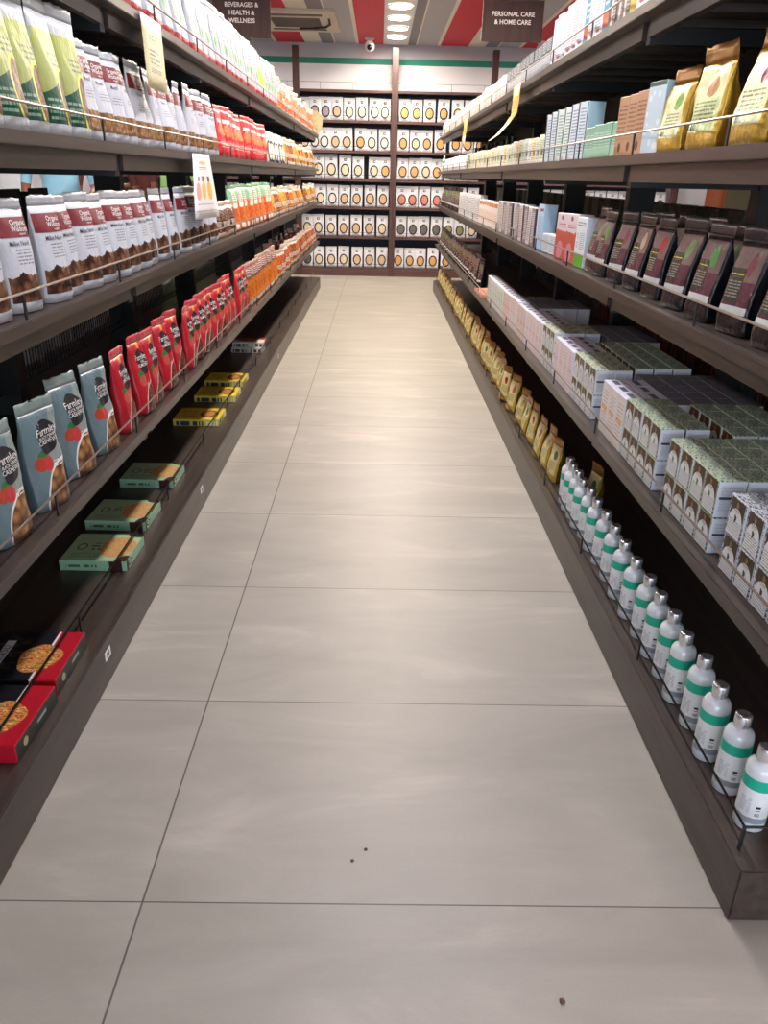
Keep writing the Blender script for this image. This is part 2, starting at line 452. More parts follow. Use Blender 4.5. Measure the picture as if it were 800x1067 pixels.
# downlights
M['lens'] = emis('downlight_lens', '#fbf9ff', 46)
M['lens2'] = emis('side_downlight_lens', '#fff6ee', 90)
M['lens3'] = emis('far_downlight_lens', '#fff0dc', 84)
def downlight(y, x, lens, lab, grp):
    o = empty('ceiling_downlight', (x, y, ZC - (.0165 if 0 < x < .3 else .005)))
    G().lathe([(.103, -.004), (.113, -.012), (.124, -.010), (.126, 0), (.124, .004)], 28).obj('trim_ring', M['white'], o, True)
    G().lathe([(.0005, -.009), (.06, -.0085), (.104, -.005), (.104, .002)], 28).obj('lens', lens, o, True)
    tag(o, lab, 'ceiling light', grp)
g = G(); g.bbox(.02, .33, -.4, YB - .08, ZC - .012, ZC - .001, .002)
tag(g.obj('light_channel', M['white']), 'long white ceiling channel holding the downlights over the aisle', 'light fixture')
ys = [10.62 - .6 * i for i in range(16)]
for i, y in enumerate(ys):
    downlight(y, .175, M['lens3'] if y > 4.5 else M['lens'], 'round white downlight in the aisle channel, %s from the far wall' % ordw(i), 'downlights over the aisle')
for sx, nm in ((-2.35, 'left'), (2.6, 'right')):
    for i in range(9):
        downlight(10.3 - 1.3 * i, sx, M['lens2'], 'round ceiling downlight over the neighbouring %s aisle, %s from the far wall' % (nm, ordw(i)), 'downlights over the %s neighbouring aisle' % nm)

# ceiling cassette air conditioner
ac = empty('air_conditioner', (-.92, 9.72, ZC - .002))
M['cream'] = plain('cream_plastic', '#d9cdb8', .5)
M['dgrey'] = plain('grey_grille', '#6e665a', .6)
G().bbox(-.44, .44, -.6, .6, -.03, 0, .008).obj('panel', M['cream'], ac)
g = G()
for i in range(10): g.box(-.26, .26, -.25 + i * .055, -.225 + i * .055, -.036, -.028)
g.obj('grille', M['dgrey'], ac)
for s in (-1, 1): G().bbox(-.3, .3, s * .42 - .035, s * .42 + .035, -.037, -.026, .003).obj('air_outlet', M['dgrey'], ac)
G().tube([(.36, -.25, -.03), (.37, -.2, -.075), (.36, -.12, -.06), (.36, .0, -.045), (.30, .2, -.04), (0, .33, -.036)], .012).obj('cable', M['black'], ac, True)
tag(ac, 'cream ceiling cassette air conditioner with grey grilles above left shelving', 'air conditioner')
for x, y, s in ((-.15, 10.85, 'red stripe left of the light row'), (1.93, 10.8, 'stripe right of the personal care sign')):
    o = empty('security_camera', (x, y, ZC - .001))
    G().lathe([(.06, 0), (.062, -.01), (.05, -.018), (.03, -.03), (.03, -.05)], 20).obj('mount', M['white'], o, True)
    bm = bmesh.new(); bmesh.ops.create_uvsphere(bm, u_segments=20, v_segments=14, radius=.062)
    for v in bm.verts: v.co.z -= .085; v.co.y *= 1.0
    G().frombm(bm).obj('housing', M['white'], o, True); bm.free()
    bm = bmesh.new(); bmesh.ops.create_uvsphere(bm, u_segments=16, v_segments=12, radius=.034)
    for v in bm.verts: v.co += Vector((0, -.037, -.098))
    G().frombm(bm).obj('lens', plain('camera_lens_black', '#08090c', .1), o, True); bm.free()
    tag(o, 'white security camera under the ceiling, on the ' + s, 'camera', 'security cameras on the ceiling')

# hanging aisle signs
M['signwood'] = woodmat('brown_sign_board', '#3a2623', '#4d3531', .5, 2)
def sign(x0, x1, z0, z1, y, lines, sz, lab):
    o = empty('hanging_sign', ((x0 + x1) / 2, y, z0)); w = (x1 - x0) / 2; h = z1 - z0
    G().bbox(-w, w, -.012, .012, 0, h, .003).obj('board', M['signwood'], o)
    g = G(); t = .018
    for a in ((-w, w, 0, t), (-w, w, h - t, h), (-w, -w + t, t, h - t), (w - t, w, t, h - t)): g.box(a[0], a[1], -.017, -.011, a[2], a[3])
    g.obj('frame', M['signwood'], o)
    n = len(lines)
    for i, s in enumerate(lines):
        g = G(); o_text(g, Flat(-.013), s, 0, h * .56 + (n / 2 - .5 - i) * sz * 1.22, sz, 0, .001); g.obj('lettering', M['wink'], o)
    for s in (-1, 1): G().tube([(s * w * .7, 0, h - .005), (s * w * .7, 0, ZC - z0)], .003, 6).obj('hanging_wire', M['dwire'], o)
    tag(o, lab, 'sign', 'hanging aisle signs')
sign(-1.40, -.925, 2.29, 2.60, 7.5, ['BEVERAGES &', 'HEALTH &', 'WELLNESS'], .046, 'brown hanging sign reading BEVERAGES & HEALTH & WELLNESS')
sign(.83, 1.335, 2.305, 2.605, 7.5, ['PERSONAL CARE', '& HOME CARE'], .047, 'brown hanging sign reading PERSONAL CARE & HOME CARE')

# ------------------------------------------------------------------ gondolas
def gondola(side, y0, y1, lab):
    sg = -1 if side == 'left' else 1
    XF = abs(XL) if sg < 0 else XR; XB = XF + .93; XM = XF + .465
    root = empty('shelving_unit', (0, 0, 0))
    def bx(a, b, c, d, e, f, bev=0):
        x0, x1 = sorted((sg * a, sg * b)); g = G()
        return g.bbox(x0, x1, c, d, e, f, bev) if bev else g.box(x0, x1, c, d, e, f)
    bx(XF, XB, y0, y1, 0, .124, .003).obj('plinth', M['wood'], root)
    ups = [y for y in [1.16 + 1.22 * i for i in range(-1, 8)] if y0 - .1 < y < y1 + .1]
    for z in ZS[1:]:
        bx(XF, XB, y0, y1, z - .026, z, .002).obj('shelf_board', M['wood'], root)
        # two-bay beams set back under the board, front and rear
        yb = [y0] + [y for y in (-.06, 2.38, 4.82, 7.26) if y0 + .1 < y < y1] + [y1]
        for i in range(len(yb) - 1):
            a = yb[i] + (.03 if i else .0); b = yb[i + 1] - (.03 if i < len(yb) - 2 else 0)
            for (p, q) in ((XF + .036, XF + .058), (XB - .058, XB - .036)):
                bx(p, q, a, b, z - .068, z - .026).obj('beam', M['wood'], root)
        g = G()
        y = y0 + .12
        while y < y1 - .05:
            x0, x1 = sorted((sg * (XF + .06), sg * (XB - .06))); g.box(x0, x1, y, y + .07, z - .044, z - .0255); y += .2033
        g.obj('cross_slats', M['woodx'], root)
        for u in ups:
            x0, x1 = sorted((sg * (XF + .045), sg * (XB - .045))); uy = min(max(u, y0 + .03), y1 - .03)
            G().box(x0, x1, uy - .018, uy + .018, z - .082, z - .0265).obj('bracket_arm', M['black'], root)
    for u in ups:
        uy = min(max(u, y0 + .03), y1 - .03)
        bx(XM - .055, XM + .055, uy - .03, uy + .03, .125, 1.67).obj('upright', M['black'], root)
    bx(XM - .006, XM + .006, y0 + .01, y1 - .01, .125, .50).obj('back_panel', M['blackpanel'], root)
    bx(XM - .006, XM + .006, y0 + .01, y1 - .01, 1.37, 1.63).obj('back_panel', M['blackpanel'], root)
    for i in range(len(ups) - 1):       # wire mesh backs of the lower shelf
        a, b = ups[i] + .03, ups[i + 1] - .03; g = G(); x = sg * XM
        for z in (.60, .625, .71, .795, .88): g.box(x - .002, x + .002, a, b, z - .002, z + .002)
        y = a
        while y < b: g.box(x - .0015, x + .0015, y - .0013, y + .0013, .60, .88); y += .024
        g.obj('mesh_panel', M['black'], root)
    # guard rails with small stanchions
    for li, z in enumerate(ZS):
        hx = XF + (.010 if li else (.018 if side == 'right' else .075)); hz = z + (.052 if li else .055)
        ya = y0 + .05; yb = y1 - .03; g = G()
        x = sg * hx
        g.tube([(x, ya, hz), (x, yb, hz)], .0028, 6, 0)
        g.tube([(x, ya, hz), (x + sg * .4, ya, hz)], .0028, 6, 0)
        sy = [ya + .61 * i for i in range(20) if ya + .61 * i <= yb]
        if not li and side == 'left': sy = [.4, 1.1, 1.75, 2.33, 2.67, 3.3, 3.9, 4.275, 4.9, 5.6, 6.2, 6.8, 7.4, 8.0, 8.6, 9.2]
        for y in sy: g.box(x - .002, x + .002, y - .0035, y + .0035, z - .001, hz + .002, 1)
        g.obj('guard_rail', [M['wire'] if li else M['dwire'], M['black']], root)
    tag(root, lab, 'shelving')
    return root
gl = gondola('left', -.30, YEND, 'long dark wood and black metal shelving run left of the aisle')
gr = gondola('right', 1.0, 9.58, 'long dark wood and black metal shelving run right of the aisle')

# price stickers on the plinths
def sticker(x, y, z, sg, lab):
    g = G(); g.box(-.0006, .0006, -.02, .02, -.013, .013); 
    g.add([(sg * -.0008, -.011, -.008), (sg * -.0008, .011, -.008), (sg * -.0008, .011, .008), (sg * -.0008, -.011, .008)], [(0, 1, 2, 3)], 1)
    o = g.obj('price_sticker', [M['wink'], plain('grey_print', '#8d8a88', .6)]); o.location = (x, y, z); tag(o, lab, 'sticker', 'stickers on the plinths')
sticker(XL + .0007, 1.715, .081, -1, 'white sticker on left plinth, nearest, beside the black muesli boxes')
sticker(XL + .0007, 2.882, .078, -1, 'white sticker on left plinth beside the green biscuit boxes')
sticker(XL + .0007, 5.44, .07, -1, 'small white sticker on left plinth, farthest, beside the stacked packs')

# far wall shelving
fr = empty('wall_shelving', (0, 10.93, 0))
M['bwood'] = woodmat('brown_shelf_wood', '#46302c', '#6a4b44', .45, 0)
FZ = [.105, .505, .872, 1.212, 1.545, 1.892]
px = [-3.52, -2.29, -1.06, .175, 1.41, 2.64, 3.87]
for x in px:
    G().bbox(x - .04, x + .04, -.03, .03, 0, 2.70, .003).obj('post', M['post'], fr)
G().box(px[0], px[-1], -.02, .34, 0, .085).obj('plinth', M['bwood'], fr)
for z in FZ + [2.235]:
    G().bbox(px[0], px[-1], .0, .34, z - .03, z, .002).obj('shelf_board', M['bwood'], fr)
M['bluepanel'] = plain('blue_grey_back_panel', '#3d4358', .6)
G().box(px[0], px[-1], .342, .352, .085, 2.23).obj('back_panel', M['bluepanel'], fr)
for z in FZ + [2.235]:
    g = G(); g.tube([(px[0], -.005, z + .05 + (.03 if z > 2 else 0)), (px[-1], -.005, z + .05 + (.03 if z > 2 else 0))], .002, 6)
    x = px[0] + .3
    while x < px[-1]: g.tube([(x, -.005, z), (x, -.005, z + .05 + (.03 if z > 2 else 0))], .002, 6); x += .41
    g.obj('guard_rail', M['dwire'], fr)
tag(fr, 'brown wooden shelving with five posts against the far wall', 'shelving')
fr['label'] = 'brown wooden shelving with tall posts against the far wall'

# ------------------------------------------------------------------ product prototypes
def mk_pouch(name, cat, P, front, side, seal=None, parts=None, front_texts=None, nt=13, na=36, ink=None):
    g = G(); P.body(g, nt=nt, na=na)
    mats = [front, side]
    if front_texts:
        mats.append(ink or M['ink'])
        for tx in front_texts: o_text(g, P, tx[0], tx[1] * P.w, tx[2] * P.h, tx[3], 2, .0012)
    root = g.obj(name, mats, None, True)
    g = G(); P.body(g, P.t1, 1.0, nt=3, na=na, front=0, other=0, bottom=True); g.obj('top_seal', seal or side, root, True)
    if parts: parts(root, P)
    root.location = (0, -50, 0)
    return Proto(root, cat)

# --- left: millet pouches, white with a maroon band
maroon = plain('maroon_print', '#7a1f2b', .4, 0, .05)
nutA, nutB = '#3a1f16', '#94603f'
white_bag = layermat('white_pouch_millet', '#cdd1da', [('lines', .36, .42, .84, .56, 34, '#8a8a92'), ('nuts', .06, .09, .94, .33, .30, 5.4, nutA, '#a8744f')], .36, bump=.3)
gran_bag = layermat('white_pouch_granola', '#c6c9d2', [('lines', .36, .42, .84, .52, 34, '#8a8a92'), ('nuts', .04, .09, .96, .30, .05, 8, '#6b4526', '#d09a5c')], .36, bump=.3)
def millet(name, fm, seed, w=.108, h=.225, big='Millet Nutri'):
    P = Pouch(w, h, .062, 2.6, .09, 2.0, .0035, seed)
    def parts(root, P):
        g = G(); o_rect(g, P, -w * .46, w * .46, h * .665, h * .84, 0, .001, 10, 6)
        o_text(g, P, 'Organic', w * .16, h * .79, .0155, 1, .002); o_text(g, P, 'Wisdom', w * .16, h * .735, .0155, 1, .002); o_text(g, P, 'original', w * .2, h * .693, .007, 1, .002)
        g.obj('brand_band', [maroon, M['wink']], root, True)
    return mk_pouch(name, 'pouch', P, fm, M['silverback'], M['silverback'], parts, [(big, .04, .61, .014)])
mil = [millet('millet_pouch', white_bag, s) for s in (1, 2, 3)]
gra = [millet('granola_pouch', gran_bag, s, .10, .232, 'Muesli') for s in (4, 5)]
# middle shelf: millet row
YM = [1.385, 1.53, 1.675, 1.83, 1.945, 2.06, 2.185, 2.30, 2.42, 2.535, 2.65, 2.79, 2.93, 3.08, 3.22, 3.36, 3.50, 3.63]
run(mil, 'left', 2, .742, YM, 'white millet pouch with maroon band', 'white millet pouches with maroon bands', 7, 8, 2, .007)

# upper shelf: yellow-green pouches then granola pouches
yg = layermat('yellow_green_pouch', '#a5ae66', [('grad', .45, .9, '#a7b145'), ('lines', .42, .5, .86, .62, 26, '#555c3a'), ('diag', .30, .18, '#0f4a35'),
              ('lines', .08, .1, .5, .28, 22, '#7fa08d'), ('ell', .78, .28, .27, .235, '#d8dc4a'), ('ellnuts', .80, .28, .23, .21, 16, '#6b4632', '#b8825e'),
              ('rect', -1, -1, 2, .085, '#c9ccd0'), ('rect', -1, .775, 2, 2, '#b9bdc3')], .34, bump=.3)
P_ = Pouch(.118, .268, .07, 2.6, .10, 2.0, .004, 8)
ygp = mk_pouch('grain_pouch', 'pouch', P_, yg, M['silverback'], plain('clear_grey_film', '#aeb2b7', .25, .2))
run(ygp, 'left', 3, .745, [1.495, 1.615, 1.735, 1.85, 1.965, 2.08], 'yellow and dark green grain pouch', 'yellow-green pouches', 4, 4, 2, .006)
YG = [2.20, 2.315, 2.43, 2.525, 2.64, 2.735, 2.86, 2.965, 3.06, 3.18, 3.30, 3.42, 3.53, 3.65, 3.78]
run(gra, 'left', 3, .742, YG, 'white granola pouch with maroon band', 'white granola pouches with maroon bands', 6, 11, 2.5, .006)

# red pouches on the upper shelf
redp = layermat('red_snack_pouch', '#c4202f', [('speck', 0, .12, 1, .95, 9, '#e04a4a'), ('ellnuts', .5, .52, .34, .13, 12, '#d96a3a', '#f0b98a'), ('rect', .2, .66, .8, .74, '#f2d8cf'),
               ('lines', .15, .18, .85, .32, 24, '#f2c9c0')], .3, bump=.5)
M['redside'] = plain('red_film', '#b31c2a', .3, .1, .12)
P_ = Pouch(.125, .212, .05, 2.4, .08, 2.2, .006, 11)
P2_ = Pouch(.125, .216, .05, 2.4, .08, 2.2, .006, 17)
rp = [mk_pouch('snack_pouch', 'pouch', q, redp, M['redside'], plain('pale_red_seal', '#d0525a', .3)) for q in (P_, P2_)]
run(rp, 'left', 3, .745, span(3.96, 5.42, 11), 'red snack pouch with orange picture', 'red snack pouches on the upper shelf', 8, 8, 3, .008)
# black oval window pouches
M['whitepouch'] = layermat('white_flour_pouch', '#e4e6ef', [('lines', .2, .03, .8, .12, 30, '#9a9aa6')], .4, bump=.35)
M['ring'] = plain('black_oval_print', '#141214', .45)
CONT = {'c': '#e3cfae', 't': '#d9b288', 'o': '#dca45e', 'p': '#cf7a66', 'd': '#63605c', 'w': '#dddad2', 'v': '#a58f98', 'l': '#8d8650'}
contm = {k: layermat('window_content_' + k, v, [('speck', -1, -1, 2, 2, 18, tuple(c * .8 for c in H(v)[:3]) + (1,))], .5, bump=0) for k, v in CONT.items()}
def flourp(k, w=.149, h=.262, seed=1):
    P = Pouch(w, h, .055, 3.2, .06, 2.6, .003, seed, pinch=.01)
    def parts(root, P):
        g = G(); o_ell(g, P, 0, h * .37, .040, .054, 0, .0022)
        o_ring(g, P, 0, h * .37, .039, .053, .016, 1, .0034)
        g.obj('window', [contm[k], M['ring']], root, True)
        g = G(); o_rect(g, P, -.016, .016, h * .74, h * .85, 0, .0024, 3, 3)
        o_rect(g, P, -.006, .010, h * .775, h * .82, 1, .0034, 2, 2)
        g.obj('brand_patch', [M['ring'], M['wink']], root, True)
    return mk_pouch('flour_pouch', 'pouch', P, M['whitepouch'], M['whitepouch'], M['whitepouch'], parts, nt=10, na=28)
fp = {k: flourp(k, seed=ord(k) % 7) for k in CONT}
run(flourp('w', .14, .19, 5), 'left', 3, .745, span(5.62, 6.38, 6), 'white pouch with black-rimmed oval window', 'white oval-window pouches on the left shelf', 6, 3)

# mixed snack bags in clear film
def snack(name, c1, c2, top, seed, w=.14, h=.19, film='#cfc4bb', low='#c9bfb4'):
    fm = layermat(name + '_print', film, [('nuts', .0, .14, 1, .78, .12, 8, c1, c2), ('rect', .22, .30, .78, .46, low), ('lines', .26, .32, .74, .44, 30, '#7a4632')], .22, bump=.7, bscale=14)
    P = Pouch(w, h, .06, 2.2, .12, 2.4, .008, seed, flare=.05)
    return mk_pouch('snack_bag', 'snack bag', P, fm, layermat(name + '_side', film, [('nuts', -1, .1, 2, .7, .1, 8, c1, c2)], .22, bump=.6), plain(name + '_seal', top, .25, .1, .15, 60), nt=12, na=28)
orangeb = [snack('orange_puffs', '#b04c14', '#dd8a3c', '#d8c8bc', 21), snack('salmon_chips', '#a84a2e', '#d68f6c', '#d8c6bc', 22)]
yellowb = [snack('yellow_chips', '#ae7f22', '#d9b660', '#d8d0be', 23), snack('brown_mix', '#74391e', '#c07f46', '#d3c8be', 24)]
run([yellowb[0], orangeb[0], yellowb[0], yellowb[1]], 'left', 3, .75, span(6.6, 9.45, 17), 'clear snack bag with yellow-orange filling', 'clear snack bags on the left upper shelf', 10, 10, 3, .01, .05)

# top shelf, left: white bags with green dots and red base
tb = layermat('white_green_dot_bag', '#a6aab4', [('wave', -1, -1, 2, .13, .06, '#b8202c'), ('ell', .42, .42, .17, .085, '#3c9a4a'), ('lines', .12, .55, .5, .82, 14, '#6d7685'), ('lines', .70, .2, .92, .95, 36, '#a8404c'), ('speck', .74, .16, .9, .5, 14, '#4f8a4a'),
             ('rect', .5, .62, .82, .70, '#7d879a')], .34, bump=.35)
tb2 = layermat('white_yellow_bag', '#a6aab4', [('wave', -1, -1, 2, .13, .06, '#b8202c'), ('ell', .42, .42, .17, .085, '#3c9a4a'), ('rect', .1, .3, .9, .8, '#e2c63a'), ('lines', .2, .55, .8, .82, 14, '#7d8590')], .34, bump=.35)
P_ = Pouch(.125, .262, .065, 2.6, .08, 2.0, .004, 31)
tp = mk_pouch('flour_bag', 'pouch', P_, tb, plain('white_bag_side', '#9da1aa', .35), plain('white_bag_seal', '#a3a7b0', .35))
tpy = mk_pouch('flour_bag', 'pouch', Pouch(.125, .262, .065, 2.6, .08, 2.0, .004, 32), tb2, plain('white_bag_side_b', '#9da1aa', .35), plain('white_bag_seal_b', '#a3a7b0', .35))
run(tp, 'left', 4, .752, span(2.2, 5.24, 25), 'white pouch with green dot and red base', 'white pouches with green dots', 3, 4, 2, .006)
run([tpy], 'left', 4, .752, [5.37, 5.50], 'white pouch with tall yellow panel and red base', 'yellow-panelled pouches', 3, 3)
run(tp, 'left', 4, .752, [5.64, 5.78, 5.92, 6.06], 'white pouch with green dot, beyond the yellow-panelled pair', 'white pouches with green dots beyond the yellow pair', 3, 3)
bigor = [snack('big_orange', '#b8501c', '#d98848', '#d9c0b0', 41, .17, .23), snack('big_salmon', '#bb5f3c', '#d99878', '#d9c4ba', 42, .17, .24)]
run(bigor, 'left', 4, .757, span(6.24, 9.4, 16), 'clear bag of orange snacks', 'clear orange snack bags on the top shelf', 10, 8, 3, .01, .06)

# middle shelf beyond millet: brown ones, green and orange, clear
brn = snack('brown_nuts', '#4a2a20', '#b98a6a', '#caa898', 51, .115, .155, '#d8b8a8')
run(brn, 'left', 2, .745, [3.78, 3.9, 4.02, 4.14], 'small pale brown nut bag with dark base', 'small brown nut bags', 6, 6)
go = layermat('green_orange_bag', '#e0702a', [('nuts', -1, .0, 2, .68, .10, 6, '#c4541c', '#f29a4c'), ('rect', -1, .66, 2, 2, '#7fae8c'), ('rect', .3, .5, .7, .9, '#e6ddd0'), ('lines', .34, .6, .66, .86, 24, '#333333'), ('rect', .3, .04, .6, .16, '#ece4da')], .3, bump=.5)
P_ = Pouch(.15, .225, .06, 2.3, .07, 2.4, .006, 52)
gop = mk_pouch('chips_bag', 'snack bag', P_, go, layermat('green_orange_side', '#d8681f', [('rect', -1, .66, 2, 2, '#6f9e7c')], .3), plain('green_seal', '#8fbc9a', .3))
run(gop, 'left', 2, .75, span(4.28, 5.62, 9), 'orange snack bag with green top', 'orange and green snack bags', 10, 6)
run([yellowb[0], yellowb[1], orangeb[0], yellowb[0]], 'left', 2, .75, span(5.85, 9.45, 20), 'clear snack bag with yellow and brown filling', 'clear snack bags on the left middle shelf', 10, 10, 3, .01, .05)

# lower shelf: grey-blue and red nut pouches
cash = layermat('grey_blue_cashew_pouch', '#6f868c', [('diag', -.35, 1.5, '#929e99'), ('ell', .90, .04, .68, .385, '#e9e9e6'), ('ellnuts', .90, .04, .64, .36, 5.5, '#5e3a22', '#d8a066'),
                ('ell', .36, .505, .13, .05, '#3f7d45'), ('ell', .27, .435, .14, .065, '#c24a35'), ('ell', .46, .42, .14, .07, '#cf4040'), ('lines', .6, .36, .92, .42, 40, '#e8eceb'),
                ('rect', .04, .885, .96, .90, '#e3e8e8')], .32, bump=.35)
M['greyseal'] = plain('grey_green_film', '#93a39f', .28, .15, .1)
M['badge'] = plain('charcoal_badge', '#25252a', .5)
def nutp(name, fm, side, seal, seed, l2, w=.12, h=.245, wordsize=.023, bcol=None):
    P = Pouch(w, h, .058, 2.5, .10, 1.9, .005, seed)
    def parts(root, P):
        g = G(); o_ell(g, P, w * .10, h * .655, w * .28, h * .155, 0, .001, 30, 4, 2.2, .05)
        o_text(g, P, 'Farmley', w * .10, h * .71, wordsize, 1, .002)
        o_text(g, P, l2[0], w * .10, h * .655, .0095, 1, .002); o_text(g, P, l2[1], w * .10, h * .612, .0145, 1, .002)
        g.obj('badge', [bcol or M['badge'], M['wink']], root, True)
    return mk_pouch(name, 'pouch', P, fm, side, seal, parts, nt=16)
cs = plain('grey_blue_film', '#5a7076', .3, .1, .1)
cap = [nutp('cashew_pouch', cash, cs, M['greyseal'], 61, ('BLACK PEPPER', 'CASHEWS')), nutp('cashew_pouch', cash, cs, M['greyseal'], 62, ('BLACK PEPPER', 'CASHEWS'))]
run(cap, 'left', 1, .745, [1.25, 1.455, 1.64, 1.845, 2.035], 'grey-blue cashew pouch with black badge', 'grey-blue cashew pouches', 13, 6, 2.5, .006)
redn = layermat('red_almond_pouch', '#c01e2e', [('grad', .8, .9, '#d8505a'), ('ell', 1.0, .02, .78, .40, '#e8c8b8'), ('ell', 1.0, .02, .74, .38, '#7a1a1e'), ('ellnuts', 1.0, .02, .68, .34, 8, '#3c1d14', '#a05c36'),
                ('ell', .3, .505, .13, .045, '#3c7a42'), ('ell', .33, .42, .16, .07, '#c9584a'), ('rect', .55, .82, .72, .93, '#e8b04a'), ('ell', .55, .36, .05, .02, '#d0a0a0')], .3, bump=.35)
M['dbadge'] = plain('dark_brown_badge', '#2c1418', .5)
alp = [nutp('almond_pouch', redn, M['redside'], plain('red_film_seal', '#c8404c', .28), 70 + k, ('CHILLI', 'ALMONDS'), .11, .24, bcol=M['dbadge']) for k in (0, 1)]
YA = [2.22, 2.41, 2.53, 2.72, 2.905, 3.05, 3.18, 3.31, 3.44, 3.57, 3.69, 3.84, 3.96, 4.09, 4.22, 4.34, 4.46]
run(alp, 'left', 1, .745, YA, 'red almond pouch with dark badge', 'red almond pouches', 8, 7, 2.5, .008)
pnk = layermat('pink_brown_orange_pouch', '#8d5a52', [('nuts', -1, .0, 2, .62, .08, 8, '#b85a14', '#f0a040'), ('rect', .1, .66, .9, .88, '#5b322e'), ('lines', .2, .68, .8, .86, 22, '#f2e0d8'), ('rect', .3, .02, .7, .12, '#e8d8c8')], .3, bump=.4)
P_ = Pouch(.112, .235, .055, 2.4, .09, 2.2, .006, 81)
pkp = mk_pouch('savoury_pouch', 'pouch', P_, pnk, plain('orange_brown_side', '#b0682e', .3), plain('pink_brown_seal', '#b08a82', .3))
run(pkp, 'left', 1, .748, span(4.62, 5.85, 11), 'orange snack pouch with pinkish brown top', 'orange pouches with brown tops', 8, 6, 2, .006)
run([orangeb[0], orangeb[1], yellowb[1], orangeb[1]], 'left', 1, .752, span(6.05, 9.45, 20), 'clear snack bag with orange filling', 'clear snack bags on the left lower shelf', 10, 10, 3, .01, .05)
# reddish bags in a back row near the far end
rdb = snack('dark_red_mix', '#6a1f14', '#b8533a', '#d8b8b0', 84, .14, .2)
run(rdb, 'left', 1, .91, span(6.6, 9.3, 8), 'dark reddish snack bag', 'dark red snack bags behind', 10, 10, 3, .01, .04, back='b')

# ---- bottom shelf boxes
def flatbox(name, w, d, h, top, frontm, sidem, parts=None):
    """lies flat; w along x, d along y, top is its big face"""
    bm = bmesh.new(); bmesh.ops.create_cube(bm, size=1)
    for v in bm.verts: v.co = Vector((v.co.x * w, v.co.y * d, (v.co.z + .5) * h))
    bmesh.ops.bevel(bm, geom=list(bm.edges), offset=.0018, segments=1, affect='EDGES')
    g = G()
    for f in bm.faces:
        n = f.normal; cs = [v.co.copy() for v in f.verts]
        if n.z > .6: mi = 0; q = [(c.x / w + .5, c.y / d + .5) for c in cs]
        elif abs(n.x) > .8: mi = 2; q = [(c.y / d + .5, c.z / h) for c in cs]
        else: mi = 1; q = [(c.x / w + .5, c.z / h) for c in cs]
        g.add([c[:] for c in cs], [tuple(range(len(cs)))], mi, q)
    bm.free()
    root = g.obj(name, [top, frontm, sidem]); root.location = (0, -50, 0)
    if parts: parts(root)
    return Proto(root, 'box')
class Top:
    def __init__(s, z): s.z = z
    def P(s, x, y, e=0): return (x, y, s.z + e)
M['tan'] = layermat('baked_biscuit_print', '#c99a5f', [('speck', -1, -1, 2, 2, 16, '#a87742')], .5, bump=.2)
gtop = layermat('green_box_top', '#a3bf95', [('ring', .2, .5, .075, .12, .55, '#34442c'), ('lines', .33, .36, .56, .64, 9, '#3c4c34'), ('ell', 1.0, .98, .22, .1, '#3c1a20'), ('ell', .96, .0, .12, .2, '#3c1a20'), ('lines', .1, .1, .55, .28, 18, '#6f9a76')], .4, bump=0)
gfront = layermat('green_box_front', '#93c4a2', [('rect', .74, -1, .93, 2, '#3c1a20'), ('bars', .1, .35, .62, .6, 'u', 36, '#4d6a58')], .4, bump=0)
gside = layermat('green_box_side', '#93bf9c', [('ring', .2, .5, .1, .3, .4, '#3a4a40'), ('rect', -1, -1, .1, 2, '#3c1a20')], .4, bump=0)
def gparts(root):
    g = G(); o_ell(g, Top(.036), .05, .0, .052, .07, 0, .0006, 28, 3, 2, .02); g.obj('biscuit_picture', [M['tan']], root)
gb = flatbox('biscuit_box', .205, .19, .036, gtop, gfront, gside, gparts)
labs = ['pale green biscuit box lying flat, nearest of three on left bottom shelf', 'pale green biscuit box lying flat, middle of three on left bottom shelf', 'pale green biscuit box lying flat, farthest of three on left bottom shelf']
for (x, y, r), l in zip(((-.852, 2.185, 0), (-.874, 2.475, -1), (-.878, 2.865, 0)), labs): gb.put((x, y, ZS[0] + .0003), D(r), l, 'green biscuit boxes')
ytop = layermat('yellow_box_top', '#d9bd3c', [('ell', .72, .5, .2, .3, '#6a3a1c'), ('ell', .72, .5, .12, .2, '#b97a3a'), ('lines', .08, .2, .45, .8, 10, '#8a6a1c'), ('rect', -1, .9, 2, 2, '#caa92c')], .4, bump=0)
yfront = layermat('yellow_box_front', '#d8c84c', [('bars', .05, .08, .75, .7, 'u', 30, '#2a3a4a'), ('bars', .75, .08, .98, .8, 'u', 60, '#e8e8e8')], .4, bump=0)
yb = flatbox('biscuit_box', .218, .20, .034, ytop, yfront, yfront)
for (x, y), l in zip(((-.866, 3.68), (-.860, 4.11), (-.872, 4.44)), ('nearest', 'middle', 'farthest')):
    yb.put((x, y, ZS[0] + .0003), D(rnd(1.5)), 'yellow biscuit box with brown picture, %s of three on left bottom shelf' % l, 'yellow biscuit boxes')
rwt = layermat('red_white_box_top', '#d8cfc4', [('wave', -1, .55, 2, 2, .3, '#8a1c24'), ('ellnuts', .45, .5, .3, .3, 9, '#6a3a20', '#e0b070')], .4, bump=0)
rwf = layermat('red_white_box_front', '#d0c8bc', [('bars', .05, .1, .95, .7, 'u', 40, '#3a3a3a')], .4, bump=0)
rb = flatbox('biscuit_box', .21, .17, .034, rwt, rwf, rwf)
rb.put((-.886, 5.35, ZS[0] + .0003), 0, 'cream and red box, lower of two stacked on left bottom shelf', 'stacked cream and red boxes')
rb.put((-.884, 5.37, ZS[0] + .0347), D(3), 'cream and red box, upper of two stacked on left bottom shelf', 'stacked cream and red boxes')
